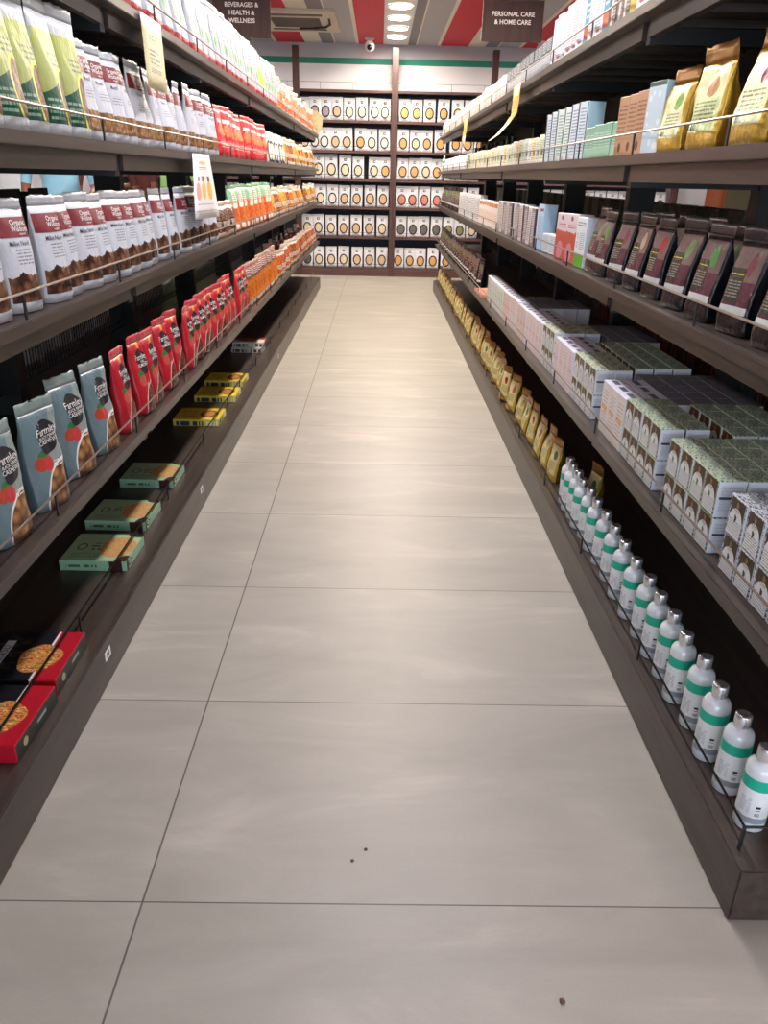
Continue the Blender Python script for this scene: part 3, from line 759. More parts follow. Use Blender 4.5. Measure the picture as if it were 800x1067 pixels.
# black muesli boxes with red wave
ktop = layermat('black_box_top', '#14141c', [('speck', .05, .2, .6, .95, 9, '#4a3f2a'), ('rect', .785, -1, 2, 2, '#e8e4e2'), ('rect', .805, -1, 2, 2, '#b01428')], .35, bump=0)
kfront = layermat('black_box_front', '#12121a', [('bars', .1, .35, .62, .6, 'u', 44, '#b9b9c4'), ('rect', .785, -1, .805, 2, '#e8e4e2'), ('rect', .805, -1, 2, 2, '#b01428')], .35, bump=0)
kside = layermat('dark_green_box_side', '#1c2420', [('ell', .22, .5, .05, .22, '#b0b08a'), ('rect', .5, .45, .72, .62, '#9aa8a0')], .35, bump=0)
muesli = layermat('muesli_picture', '#c98a3c', [('speck', -1, -1, 2, 2, 9, '#9a4a2a'), ('speck', -1, -1, 2, 2, 6, '#dfb070'), ('speck', .1, .1, .9, .9, 4, '#7a7a3a'), ('speck', -1, -1, 2, 2, 13, '#b02c28')], .5, bump=.3)
def kparts(root):
    g = G(); o_ell(g, Top(.045), .075, -.015, .05, .058, 0, .0006, 30, 3, 2, .05); g.obj('muesli_picture', [muesli], root)
    g = G(); o_rect(g, Top(.045), -.03, -.008, -.055, .06, 0, .0005, 2, 2)
    g.add([Top(.045).P(-.019 - y * 1, x, .0012) for x, y in textgeo('MUESLI', .024)[0]], textgeo('MUESLI', .024)[1], 1)
    g.obj('title_strip', [plain('pale_strip_print', '#c4c4cc', .5), M['ink']], root)
kb = flatbox('muesli_box', .29, .205, .045, ktop, kfront, kside, kparts)
kb.put((-.872, 1.575, ZS[0] + .0003), D(1), 'black muesli box with red edge, beside the nearest left sticker', 'black muesli boxes')
kb.put((-.865, 1.355, ZS[0] + .0003), D(-1), 'black muesli box with red edge, nearest box on left bottom shelf', 'black muesli boxes')

# ---- black open trays and pale packs on the far side of the left run, seen through the gaps
tray = G(); tray.box(-.085, .085, -.05, .05, 0, .004); tray.box(-.085, .085, -.052, -.048, 0, .215); tray.box(-.085, .085, .048, .052, 0, .2); tray.box(-.087, -.083, -.05, .05, 0, .2); tray.box(.083, .087, -.05, .05, 0, .2)
tr = tray.obj('display_tray', plain('black_card', '#1c1b1d', .6)); tr.location = (0, -50, 0); tr = Proto(tr, 'tray')
for i, y in enumerate((2.33, 2.56, 2.80, 3.04)):
    tr.put((-1.29, y, ZS[2] + .0003), D(90), 'black card display tray behind the millet pouches, %s from front' % ordw(i), 'black trays on the far side')
ppm = layermat('pale_pack_print', '#e6e2e8', [('lines', .1, .2, .9, .8, 14, '#77737a')], .4, bump=.2)
g = G(); carton_geo(g, .13, .24, .05); pk = g.obj('paper_pack', [ppm, ppm, ppm]); pk.location = (0, -50, 0); pk = Proto(pk, 'pack')
for i, y in enumerate(span(2.0, 5.0, 20)):
    pk.put((-1.40 + rnd(.01), y, ZS[1] + .0003), D(-90 + rnd(5)), 'pale pack behind the wire mesh of left shelving, %s from front' % ordw(i), 'pale packs behind the mesh')

# ------------------------------------------------------------------ right side
# bottles
M['teal'] = plain('teal_print', '#12b294', .35, 0, .06, 60)
M['bottle'] = plain('pearl_white_plastic', '#dfe5ea', .25, .1, .04, 40)
blab = layermat('bottle_label', '#eceff1', [('lines', .0, .30, .12, .75, 22, '#b4bac0'), ('bars', .17, .25, .22, .55, 'v', 60, '#17191c'), ('wave', -1, -1, 2, .16, .5, '#8d98a2')], .35, bump=0)
root = G().lathe([(.0, .0), (.026, 0), (.0285, .003), (.0285, .020), (.0285, .128), (.0275, .137), (.024, .145), (.0155, .150), (.0145, .154), (.0, .154)], 36).obj('shampoo_bottle', M['bottle'], None, True)
root.location = (0, -50, 0)
def bl(root):
    G().lathe([(.0289, .022), (.0289, .098)], 40).obj('label', blab, root, True)
    G().lathe([(.0291, .098), (.0291, .122)], 40).obj('teal_band', M['teal'], root, True)
    G().lathe([(.0, .1545), (.0152, .1545), (.0158, .156), (.0158, .180), (.0145, .1825), (.010, .183), (.0, .1815)], 30).obj('cap', M['chrome'], root, True)
bl(root)
bot = Proto(root, 'bottle')
YBt = [1.117, 1.211, 1.306, 1.408, 1.502, 1.594, 1.685, 1.775, 1.876, 1.985, 2.095, 2.20, 2.30, 2.395, 2.48, 2.56, 2.635, 2.70]
run(bot, 'right', 0, .724, YBt, 'white shampoo bottle with teal band', 'shampoo bottles on the right bottom shelf', 8, 9, 0, .005, 0)
# gold pouches
M['gold'] = plain('gold_foil', '#c39b3c', .26, .75, .12, 25)
M['brownseal'] = plain('bronze_foil', '#9a7034', .3, .6, .12, 25)
def goldp(seed, pic, w=.086, h=.188, d=.052, lab='#ecdf9c', q=3.2, seal=.18):
    fm = layermat('gold_pouch_front_%d' % seed, '#c9a444', [('rect', .10, .17, .90, .80, '#efe4b4'), ('rect', .10, .17, .90, .50, lab), ('ell', .6, .6, .16, .1, pic), ('lines', .18, .28, .8, .46, 26, '#8f8a66'),
                  ('bars', .2, .19, .42, .25, 'u', 60, '#27406a')], .3, .35, bump=.45)
    P = Pouch(w, h, d, 5.0, seal, 1.9, .0075, seed, pinch=.0)
    return mk_pouch('tea_pouch', 'pouch', P, fm, M['gold'], M['brownseal'], nt=14)
gp = [goldp(91, '#b3262a'), goldp(92, '#5b8a3a'), goldp(93, '#b98a5c'), goldp(94, '#c9b96a')]
YGo = [2.935, 3.08, 3.22, 3.41, 3.56, 3.71, 3.95, 4.15, 4.41, 4.55, 4.70, 4.86, 5.02, 5.19, 5.41, 5.60, 5.80, 6.04, 6.25, 6.47, 6.70, 6.95, 7.2, 7.45, 7.7, 7.95, 8.22, 8.5, 8.78, 9.05, 9.32]
run([gp[1], gp[3], gp[2], gp[0]], 'right', 0, .80, [2.60], 'gold foil pouch behind the shampoo bottles', 'gold pouch behind the bottles', 14, 3)
run([gp[1], gp[3], gp[2], gp[0]], 'right', 0, .728, YGo, 'gold foil pouch with cream label', 'gold pouches on the right bottom shelf', 14, 10, 3, .008, .05)
# big gold pouches on the upper shelf
gpb = [goldp(101, '#6fa038', .125, .185, .062, '#dfe3b4'), goldp(102, '#b98a5c', .13, .205, .065, '#cfe0a8'), goldp(103, '#8a4a5c', .135, .21, .07, '#dfe6b8'), goldp(104, '#b9c8dc', .15, .24, .075, '#c4dccb')]
run(gpb[::-1], 'right', 3, .718, [1.44, 1.665, 1.895, 2.11], 'large gold foil pouch with pale green label', 'large gold pouches on the upper shelf', 6, 4, 2, .003, 0)
run([gpb[2], gpb[1]], 'right', 3, .82, [1.60, 1.84], 'large gold foil pouch', 'large gold pouches behind', 6, 4, 1, .003, 0, back='b')

# dark tea pouches
M['darkfoil'] = plain('dark_navy_foil', '#171c26', .24, .45, .25, 14)
M['darkseal'] = plain('charcoal_foil', '#3b3637', .27, .4, .2, 25)
def darkp(seed, pic, w=.098, h=.20, d=.068):
    fm = layermat('dark_pouch_front_%d' % seed, '#2b2426', [('rect', .06, .22, .94, .82, '#5d3340'), ('rect', .06, .5, .94, .82, '#75605c'), ('rect', .06, .30, .55, .62, '#3f3d35'), ('ell', .64, .66, .13, .11, pic),
                  ('lines', .10, .535, .5, .567, 28, '#d9c23c'), ('lines', .10, .34, .5, .50, 36, '#8f8a80'), ('rect', .06, .20, .94, .27, '#cfd3d2')], .25, .15, bump=.4)
    P = Pouch(w, h, d, 6.0, .15, 1.7, .0035, seed, pinch=.0)
    return mk_pouch('tea_pouch', 'pouch', P, fm, M['darkfoil'], M['darkseal'], nt=14, na=48)
dp = [darkp(111, '#a8323c'), darkp(112, '#b29a84'), darkp(113, '#7a4048'), darkp(114, '#4f8f48'), darkp(115, '#738a58')]
YD = [1.26, 1.415, 1.575, 1.745, 1.905, 2.075, 2.245, 2.395, 2.57, 2.69]
run(dp, 'right', 2, .722, YD, 'dark foil tea pouch with plum label', 'dark tea pouches on the right middle shelf', 8, 4, 1.5, .004, .03)
run(dp, 'right', 2, .80, [1.33, 1.50, 1.66, 1.83, 1.99, 2.16, 2.32, 2.49], 'dark foil tea pouch', 'dark tea pouches in the back row', 8, 5, 1.5, .004, .03, back='b')
run(dp[3:], 'right', 2, .715, span(7.45, 9.3, 12), 'narrow dark pouch at the far end', 'dark pouches at the far end of the middle shelf', 14, 6)
M['plumfoil'] = plain('plum_foil', '#4a2a30', .3, .3, .2)
dpf = [darkp(121, '#5f8a3a', .085, .2, .05), darkp(122, '#8a4a52', .085, .205, .05)]
run(dpf, 'right', 1, .715, span(5.65, 9.35, 26), 'narrow plum and black pouch', 'plum and black pouches on the right lower shelf', 12, 6, 2, .005, .04)

# cartons
def carton(name, w, h, d, front, side, top, parts=None, cat='box'):
    g = G(); carton_geo(g, w, h, d); root = g.obj(name, [front, side, top]); root.location = (0, -50, 0)
    if parts: parts(root)
    return Proto(root, cat)
M['paper'] = plain('white_card', '#e6e8ee', .45)
def dome(tagname, brown, floral_base, floral_spot, picc, sealcol):
    fl = layermat(tagname + '_floral', floral_base, [('speck', -1, -1, 2, 2, 11, floral_spot), ('speck', -1, -1, 2, 2, 7, '#3c4a40')], .4, bump=0)
    tp_ = layermat(tagname + '_floral_top', floral_base, [('speck', -1, -1, 2, 2, 9, floral_spot), ('speck', -1, -1, 2, 2, 6, '#44524a'), ('ell', .5, .5, .26, .13, '#7f8f88')], .4, bump=0)
    sd = layermat(tagname + '_side', '#dde3ee', [('lines', .12, .15, .88, .85, 26, '#a9b1c0'), ('rect', .08, .50, .9, .57, '#3c4452'), ('ell', .72, .3, .08, .07, '#7a9a5c')], .4, bump=0)
    w, h, d = .0695, .0805, .058
    bm_ = plain(tagname + '_brown', brown, .4)
    gm = plain(tagname + '_gold', '#a07c3a', .35, .3)
    wm_ = layermat(tagname + '_white', '#eef0f2', [('lines', .15, .1, .85, .45, 16, '#9aa09a')], .4, bump=0)
    pm = plain(tagname + '_leaf', picc, .5)
    def parts(root):
        S = Flat(-d / 2)
        g = G(); o_rect(g, S, -w * .40, w * .40, h * .50, h * .96, 0, .0004, 1, 1)
        o_ell(g, S, 0, h * .83, .0048, .0075, 1, .0012, 12, 1, 2, .2); o_rect(g, S, -.012, .012, h * .69, h * .71, 1, .0012, 1, 1); o_rect(g, S, -.009, .009, h * .645, h * .655, 1, .0012, 1, 1); g.obj('brown_panel', [bm_, gm], root)
        g = G(); vs = [(-w * .38, h * .05), (w * .38, h * .05)] + [(w * .38 * math.cos(a), h * .42 + w * .38 * math.sin(a)) for a in [PI * k / 14 for k in range(15)]]
        g.add([S.P(x, z, .0008) for x, z in vs], [tuple(range(len(vs)))], 0, [(x / w + .5, z / h) for x, z in vs])
        o_ell(g, S, 0, h * .50, .0045, .008, 1, .0014, 10, 1, 2, .25); g.obj('arched_label', [wm_, pm], root)
    return carton('hair_colour_box', w, h, d, fl, sd, tp_, parts)
dg = dome('green_herbal', '#4a2c20', '#9fae98', '#d2d8b8', '#4f8a3a', '#a07c3a')
db = dome('black_floral', '#3d3222', '#c9cdd6', '#2c2e36', '#3a4a34', '#a07c3a')
dr = dome('rose_herbal', '#54422f', '#b9c0a4', '#e2e4c8', '#9a3a3a', '#a07c3a')
cnt = {}
def stack(proto, Ys, rows, desc, group, tiers=2, x0=.695):
    for r in range(rows):
        for k in range(tiers):
            for i, y in enumerate(Ys):
                if r > 1 and k == 0 and False: continue
                tier = ['lower', 'upper'][k] + ' tier' if tiers == 2 else ''
                rowt = ['front', 'second', 'third', 'fourth', 'fifth'][r] + ' row'
                proto.put((x0 + .029 + .061 * r + rnd(.0015), y + rnd(.0012), ZS[1] + .0003 + k * .0812), D(-90 + rnd(.8)),
                          '%s, %s, %s, %s from front' % (desc, rowt, tier, ordw(i)), group)
def cols(a, n): return [a + .0355 + .0715 * i for i in range(n)]
stack(db, cols(1.025, 5), 3, 'small box with black and white floral edges', 'black floral hair colour boxes')
stack(dg, cols(1.44, 4), 4, 'green floral hair colour box, nearest block', 'green floral boxes, nearest block')
stack(dg, cols(1.79, 4), 2, 'green floral hair colour box, second block', 'green floral boxes, second block')
stack(dr, cols(2.41, 4), 2, 'rose herbal hair colour box, third block', 'herbal boxes, third block')
stack(dr, cols(3.04, 3), 3, 'rose herbal hair colour box, fourth block', 'herbal boxes, fourth block')
# taller pale cartons
def tall(tagname, base, acc, w, h, d, line='#c9b2b4', acc2=None):
    f = layermat(tagname + '_front', base, [('rect', .12, .12, .88, .9, tuple(min(1, c * 1.04) for c in H(base)[:3]) + (1,)), ('lines', .18, .15, .85, .85, 14, line), ('wave', .15, .48, .85, .56, .2, acc)], .4, bump=0)
    s = layermat(tagname + '_side', '#e4e6f2', [('lines', .2, .1, .8, .9, 30, '#c2c6d4')], .4, bump=0)
    t_ = layermat(tagname + '_top', '#dcdcea', [('rect', .15, .3, .85, .6, acc2 or '#55566a')], .4, bump=0)
    return carton('hair_colour_carton', w, h, d, f, s, t_)
pg = tall('pale_swash', '#e4ddd6', '#dba860', .075, .155, .06)
pp = tall('pale_pink', '#e2d3d4', '#d9b6ae', .075, .155, .06)
pb = tall('pink_tan', '#dcc6bd', '#c9a090', .078, .15, .06)
pz = tall('pale_green', '#d5dcd8', '#a9c4b4', .078, .152, .06, '#93a79b')
def tallrun(proto, Ys, rows, desc, group):
    for r in range(rows):
        for i, y in enumerate(Ys):
            proto.put((.726 + .062 * r + rnd(.001), y, ZS[1] + .0003), D(-90 + rnd(.6)), '%s, %s row, %s from front' % (desc, ['front', 'second'][r], ordw(i)), group)
tallrun(pg, [2.125 + .077 * i for i in range(3)], 2, 'tall cream carton with orange swash', 'cream cartons with orange swash')
tallrun(pp, [2.745 + .077 * i for i in range(4)], 2, 'tall pale pink carton, nearer block', 'pale pink cartons, nearer block')
tallrun(pp, [3.305 + .077 * i for i in range(5)], 2, 'tall pale pink carton, farther block', 'pale pink cartons, farther block')
tallrun(pb, [3.70 + .08 * i for i in range(3)], 1, 'tall tan-pink carton, nearer block', 'tan-pink cartons, nearer block')
tallrun(pp, [3.945 + .08 * i for i in range(3)], 1, 'tall pale pink carton, farthest block', 'pale pink cartons, farthest block')
tallrun(pb, [4.19 + .08 * i for i in range(3)], 1, 'tall tan-pink carton, farther block', 'tan-pink cartons, farther block')
tallrun(pz, [4.44 + .081 * i for i in range(8)], 1, 'tall pale green-white carton', 'pale green-white cartons')
# stock lying behind
gyt = layermat('grey_mauve_top', '#77757f', [('speck', -1, -1, 2, 2, 6, '#5b5a66')], .4, bump=0)
gyc = carton('hair_colour_carton', .07, .15, .06, gyt, M['paper'], gyt)
def back(proto, Ys, rows, x0, desc, group, h=1, zh=.0812, dx=.062):
    for r in range(rows):
        for k in range(h):
            for i, y in enumerate(Ys):
                proto.put((x0 + dx * r, y, ZS[1] + .0003 + k * zh), D(-90 + rnd(.8)), '%s, %s row%s, %s from front' % (desc, ORD[r], (', %s tier' % ['lower', 'upper'][k]) if h > 1 else '', ordw(i)), group)
back(dg, cols(1.745, 4), 3, .882, 'dark green floral box in the stock behind', 'green floral stock behind', 2)
back(gyc, cols(2.06, 5), 4, .855, 'grey mauve carton in the stock behind', 'grey mauve cartons behind')
back(dg, cols(2.45, 6), 3, .862, 'green floral box behind the rose herbal boxes', 'green floral stock farther behind', 2)
back(gyc, cols(2.95, 5), 3, .93, 'grey mauve carton behind the pale pink cartons', 'grey mauve cartons farther behind')
back(gyc, cols(3.75, 4), 4, .80, 'grey mauve carton behind the tan-pink cartons', 'grey mauve cartons farthest behind')
back(dg, cols(4.1, 8), 4, .80, 'green floral box behind the farthest pale cartons', 'green floral stock farthest behind', 1)
# coral flat packet before the dark pouches
g = G(); carton_geo(g, .09, .02, .12); o_ = g.obj('flat_packet', [layermat('coral_print', '#d98a6a', [('speck', -1, -1, 2, 2, 6, '#f2e2d6')], .4, bump=0)] * 3); o_.location = (0, -50, 0); op = Proto(o_, 'packet')
for i, (x, y) in enumerate(((.735, 5.2), (.73, 5.32), (.735, 5.45))):
    op.put((x, y, ZS[1] + .0003), D(-85 + 5 * i), 'coral and white flat packet on right lower shelf, %s from front' % ordw(i), 'coral flat packets')

# middle shelf, right: cartons
def simple(name, base, layers, w, h, d, side='#dfe3ea', top='#e2e5ea', cat='box', parts=None):
    return carton('product_box', w, h, d, layermat(name + '_front', base, layers, .4, bump=0), plain(name + '_side', side, .45), plain(name + '_top', top, .45), parts, cat)
gw = simple('green_white', '#e2eaee', [('wave', -1, -1, 2, .26, .12, '#6cb43c'), ('lines', .1, .8, .9, .92, 20, '#3c5c50'), ('ring', .2, .62, .08, .06, .5, '#7ab0a0'), ('ring', .2, .45, .08, .06, .5, '#c05050'), ('lines', .4, .35, .9, .7, 26, '#8aa0a0')], .10, .165, .06, '#d5dee8')
run(gw, 'right', 2, .712, [2.83], 'white box with green base', 'green and white box', 6, 0)
pr = simple('pink_red', '#e6d3d6', [('wave', -1, -1, 2, .62, .3, '#c4604c'), ('ell', .45, .2, .25, .2, '#e08a96'), ('ell', .45, .9, .1, .05, '#7a6a70'), ('lines', .2, .7, .8, .8, 22, '#a04a54')], .115, .165, .055, '#e0d4da')
run(pr, 'right', 2, .712, [2.98, 3.14], 'pink and red carton', 'pink and red cartons', 10, 2)
sw = simple('small_white', '#dfe6ec', [('lines', .1, .1, .9, .9, 12, '#9fb4c4')], .09, .075, .05)
run(sw, 'right', 2, .71, [3.29, 3.40], 'small white carton', 'small white cartons', 8, 2)
bf = simple('blue_navy', '#b8d4e8', [('rect', .3, .84, .9, .9, '#8a4a5c'), ('lines', .15, .2, .85, .75, 22, '#8fb0cc')], .07, .185, .06, '#b8d8ee', '#1f2a44')
cc = [simple('v_dark', '#8d8a90', [('rect', .6, -1, 2, 2, '#26242e'), ('lines', .05, .1, .5, .9, 22, '#e8e8ec')], .085, .165, .05),
      simple('v_brown', '#d8d3d0', [('rect', .62, -1, .95, 2, '#5b3a34'), ('lines', .05, .1, .5, .9, 22, '#8a8a90')], .085, .165, .05)]
run(bf, 'right', 2, .712, [3.55], 'pale blue box with navy edge', 'pale blue box', 10, 0)
run(cc, 'right', 2, .71, span(3.68, 4.78, 11), 'slim white carton with dark stripe', 'slim striped cartons', 8, 2)
# little white caps standing on the cartons' row behind
cr = simple('cream_orange', '#ece6e2', [('rect', .1, .8, .9, .95, '#c07a3c'), ('lines', .1, .2, .9, .6, 18, '#d8a898')], .1, .15, .05)
run(cr, 'right', 2, .71, span(4.92, 5.68, 7), 'white carton with orange top', 'white and orange cartons', 8, 2)
wg = simple('white_grey', '#dfe2e8', [('lines', .1, .1, .9, .9, 14, '#7f8590'), ('rect', .8, .1, .95, .9, '#8a9098')], .1, .17, .05)
run(wg, 'right', 2, .71, span(5.82, 7.15, 12), 'white and grey carton', 'white and grey cartons', 8, 2)

# upper shelf, right
mb = simple('marble', '#c4d6de', [('speck', -1, -1, 2, 2, 4, '#dbe8ec'), ('rect', -1, .93, 2, 2, '#3c5a4c')], .085, .168, .06, '#c2dbe4', '#4a6a5a')
run(mb, 'right', 3, .718, [2.235], 'pale blue marbled box with dark green lid', 'pale blue marbled box', 12, 0)
kf = simple('kraft', '#b98f6c', [('lines', .1, .35, .9, .85, 14, '#7a5238'), ('ell', .5, .14, .16, .08, '#5a3826')], .068, .152, .06, '#b08864', '#c2a078')
run(kf, 'right', 3, .71, [2.32, 2.392, 2.465], 'kraft brown carton', 'kraft brown cartons', 6, 1)
gs = simple('mint', '#7fae92', [('lines', .1, .2, .9, .8, 12, '#b9d6c4'), ('rect', .0, .0, 1, .3, '#96c0a4')], .06, .095, .05, '#7cab90', '#8fbfa4')
run(gs, 'right', 3, .708, [2.55, 2.615, 2.68, 2.745, 2.81, 2.875], 'small mint green carton', 'small mint green cartons', 6, 1)
tbx = simple('tall_slate', '#cfdbe4', [('rect', -1, -1, .16, 2, '#1d3040'), ('rect', .88, -1, 2, 2, '#2c4656'), ('lines', .25, .1, .8, .9, 18, '#6a8494')], .09, .18, .06, '#bcd9e8', '#16324a')
tbx2 = simple('tall_green_slate', '#d4e0dc', [('rect', -1, -1, .16, 2, '#2f5a50'), ('lines', .25, .1, .8, .9, 18, '#6a8f84')], .09, .178, .06, '#c0dcd8', '#1f4a44')
run([tbx, tbx, tbx2, tbx2], 'right', 3, .712, span(2.985, 3.53, 6), 'tall pale carton with slate edges', 'tall slate-edged cartons', 8, 1)
cols_ = [('cream_green', '#dfe5c8', '#4f7a3c'), ('cream_grey', '#e2e0d8', '#6a6a6a'), ('yellowish', '#e3dfa4', '#7a6a2c'), ('pale_white', '#e8e8ea', '#8a8a94'), ('pale_sage', '#cfdccf', '#5a7a64')]
mm = [simple(n_, b_, [('lines', .1, .15, .9, .85, 16, c_), ('rect', .35, .3, .7, .55, c_), ('rect', -1, -1, 2, .1, '#d8d8d4')], .075, .105, .045, b_, b_) for n_, b_, c_ in cols_]
run(mm, 'right', 3, .706, span(3.66, 6.6, 34), 'small pale printed carton', 'small printed cartons on the right upper shelf', 8, 3, 0, .003, .06)
# small jars and bottle at the far end
root = G().lathe([(0, 0), (.024, 0), (.026, .004), (.026, .075), (.022, .085), (.014, .09), (0, .09)], 20).obj('small_bottle', M['bottle'], None, True); root.location = (0, -50, 0)
G().lathe([(0, .0902), (.014, .0902), (.014, .112), (0, .113)], 16).obj('cap', M['white'], root, True); G().lathe([(.0264, .02), (.0264, .065)], 20).obj('label', blab, root, True)
sb = Proto(root, 'bottle')
run(sb, 'right', 3, .70, span(6.75, 9.0, 16), 'small white bottle', 'small white bottles on the right upper shelf', 5, 10)
root = G().lathe([(0, 0), (.03, 0), (.032, .004), (.032, .10), (.028, .11), (.02, .115), (0, .115)], 20).obj('amber_bottle', plain('amber_glass', '#6a2c12', .15), None, True); root.location = (0, -50, 0)
G().lathe([(0, .1153), (.012, .1153), (.012, .16), (.02, .165), (0, .17)], 16).obj('cap', M['black'], root, True); ab = Proto(root, 'bottle')
run(ab, 'right', 3, .80, span(5.2, 7.2, 9), 'amber bottle with dark cap', 'amber bottles behind', 5, 10, back='b')
bot.put((.70, 9.2, ZS[3] + .0003), D(-82), 'white bottle with teal band at the far end of right upper shelf', 'teal-banded bottle at the far end', (0, 0), .82)

# top shelf, right
tcol = [('t_white', '#eceef2', '#9aa0aa', '#e8eaee'), ('t_white2', '#e4e6ec', '#b08a90', '#e2e4ea')]
tw = [simple(n_, b_, [('lines', .1, .1, .9, .9, 20, c_), ('rect', .3, .1, .7, .16, '#c05a60')], .075, .165, .05, s_, s_) for n_, b_, c_, s_ in tcol]
tblue = simple('t_blue', '#3f8fb4', [('rect', -1, .1, 2, .35, '#c8603c'), ('lines', .2, .45, .8, .9, 10, '#e0f0f4')], .06, .175, .05, '#3c7f9c')
tbrn = simple('t_brown', '#7a6458', [('rect', .3, -1, .55, 2, '#e2dcd4'), ('lines', .6, .1, .95, .9, 18, '#cfc4b8')], .06, .175, .05, '#6a564c')
tyel = simple('t_yellow', '#d8bc4c', [('rect', -1, .4, 2, 2, '#1f2c44')], .06, .175, .05, '#1f2c44')
# near to far
run([tw[0]], 'right', 4, .70, [2.0 + .08 * i for i in range(6)], 'tall white carton, nearest group', 'tall white cartons, nearest group', 4, 1)
run([tyel], 'right', 4, .70, [2.49], 'navy and yellow carton', 'navy and yellow carton', 4, 1)
run([tbrn], 'right', 4, .70, [2.56, 2.63, 2.70], 'tall brown and cream carton', 'brown and cream cartons', 4, 1)
run([tblue], 'right', 4, .70, [2.78], 'blue carton with orange foot, nearer', 'blue carton, nearer', 4, 1)
run([tw[0]], 'right', 4, .70, [2.86, 2.94], 'tall white carton between the two blue ones', 'white cartons between the blue ones', 4, 1)
run([tblue], 'right', 4, .70, [3.02], 'blue carton with orange foot, farther', 'blue carton, farther', 4, 1)
run(tw, 'right', 4, .70, span(3.11, 3.55, 6), 'tall white carton beyond the blue ones', 'white cartons beyond the blue ones', 4, 1)
ds = simple('t_dark', '#c4c8cc', [('rect', -1, .55, 2, 2, '#2c3438'), ('lines', .1, .1, .9, .5, 14, '#8a8f96'), ('lines', .1, .6, .9, .95, 20, '#d8dcdf')], .08, .115, .05, '#5b6468', '#39444a')
run(ds, 'right', 4, .70, span(3.68, 4.75, 12), 'white carton with dark upper half', 'white cartons with dark upper halves', 6, 2)
pm_ = [simple('t_p%d' % i, b_, [('lines', .1, .15, .9, .85, 16, c_)], .09, .115, .05, b_, b_) for i, (b_, c_) in enumerate((('#e8e8ec', '#9aa0a8'), ('#e2e6d8', '#6a8a5c'), ('#ecdcdc', '#b06a70'), ('#e6e6ea', '#7f8590')))]
run(pm_, 'right', 4, .70, span(4.9, 9.35, 34), 'pale printed carton', 'pale printed cartons on the right top shelf', 6, 3, 0, .003, .07)

# packs behind the right mesh
org = layermat('orange_red_pack', '#a8442a', [('bars', -1, -1, 2, 2, 'u', 9, '#7a2c1c'), ('lines', .1, .3, .9, .6, 12, '#d89a70')], .4, bump=.3)
g = G(); carton_geo(g, .16, .25, .06); orp = g.obj('snack_pack', [org, org, org]); orp.location = (0, -50, 0); orp = Proto(orp, 'pack')
for i, y in enumerate(span(1.2, 4.4, 17)):
    orp.put((1.30 + rnd(.01), y, ZS[1] + .0003), D(90 + rnd(3)), 'orange-red pack behind the wire mesh of right shelving, %s from front' % ordw(i), 'orange-red packs behind the mesh')
olv = layermat('olive_pack', '#3f3d28', [('speck', -1, -1, 2, 2, 6, '#5f5a3a')], .5, bump=.3)
g = G(); carton_geo(g, .17, .24, .1); ol = g.obj('sack_pack', [olv, olv, olv]); ol.location = (0, -50, 0); ol = Proto(ol, 'pack')
for i, y in enumerate(span(4.7, 9.3, 22)):
    ol.put((1.32 + rnd(.01), y, ZS[1] + .0003), D(90 + rnd(3)), 'dark olive pack, far side of right shelving, lower shelf, %s from front' % ordw(i), 'olive packs on the far side, lower')
for i, y in enumerate(span(3.0, 9.3, 30)):
    ol.put((1.34 + rnd(.01), y, ZS[2] + .0003), D(90 + rnd(3)), 'dark olive pack on the far side of right shelving, middle shelf, %s from front' % ordw(i), 'olive packs on the far side, middle', (0, 0), .8)

# ------------------------------------------------------------------ far wall stock (row codes per bay)
rows = {
 5: ([(-.985, 'v'), (-.835, 'v'), (-.70, 'v'), (-.555, 't'), (-.395, 'c'), (-.235, 'c'), (-.075, 'c'), (.055, 'c')], [(.305, 'o'), (.455, 'o'), (.62, 'o'), (.80, 'o'), (.98, 'o'), (1.14, 'o'), (1.3, 'o')]),
 4: ([(-.975, 'c'), (-.845, 'w'), (-.715, 'w'), (-.575, 't'), (-.425, 't'), (-.255, 'o'), (-.105, 'c'), (.055, 'w')], [(.295, 'o'), (.455, 'c'), (.60, 'o'), (.78, 'o'), (.97, 'o'), (1.13, 'o'), (1.29, 'o')]),
 3: ([(-.95, 'c'), (-.805, 'c'), (-.63, 'c'), (-.455, 'c'), (-.28, 'c'), (-.075, 'c'), (.075, 'o')], [(.295, 'o'), (.45, 'o'), (.60, 'c'), (.75, 'o'), (.91, 'o'), (1.07, 'o'), (1.22, 'c')]),
 2: ([(-.93, 'c'), (-.78, 'c'), (-.62, 'w'), (-.46, 't'), (-.30, 't'), (-.12, 't'), (.045, 't')], [(.295, 'p'), (.44, 'p'), (.60, 'p'), (.76, 'p'), (.91, 'p'), (1.07, 't'), (1.24, 'c')]),
 1: ([(-.96, 'c'), (-.805, 'c'), (-.64, 'c'), (-.475, 't'), (-.305, 't'), (-.13, 't'), (.045, 'c')], [(.295, 'd'), (.455, 'd'), (.60, 'd'), (.77, 'd'), (.93, 'l'), (1.09, 'l'), (1.25, 'c')]),
 0: ([(-.96, 'd'), (-.805, 'c'), (-.64, 'c'), (-.475, 'c'), (-.29, 't'), (-.12, 't'), (.045, 't')], [(.275, 'o'), (.43, 'o'), (.575, 'o'), (.74, 'o'), (.92, 'o'), (1.08, 'o'), (1.24, 'o')])}
rname = ['bottom', 'second lowest', 'third lowest', 'third highest', 'second highest', 'top']
cname = {'c': 'cream', 't': 'tan', 'o': 'golden', 'p': 'pink', 'd': 'dark grey', 'w': 'white', 'v': 'mauve', 'l': 'olive'}
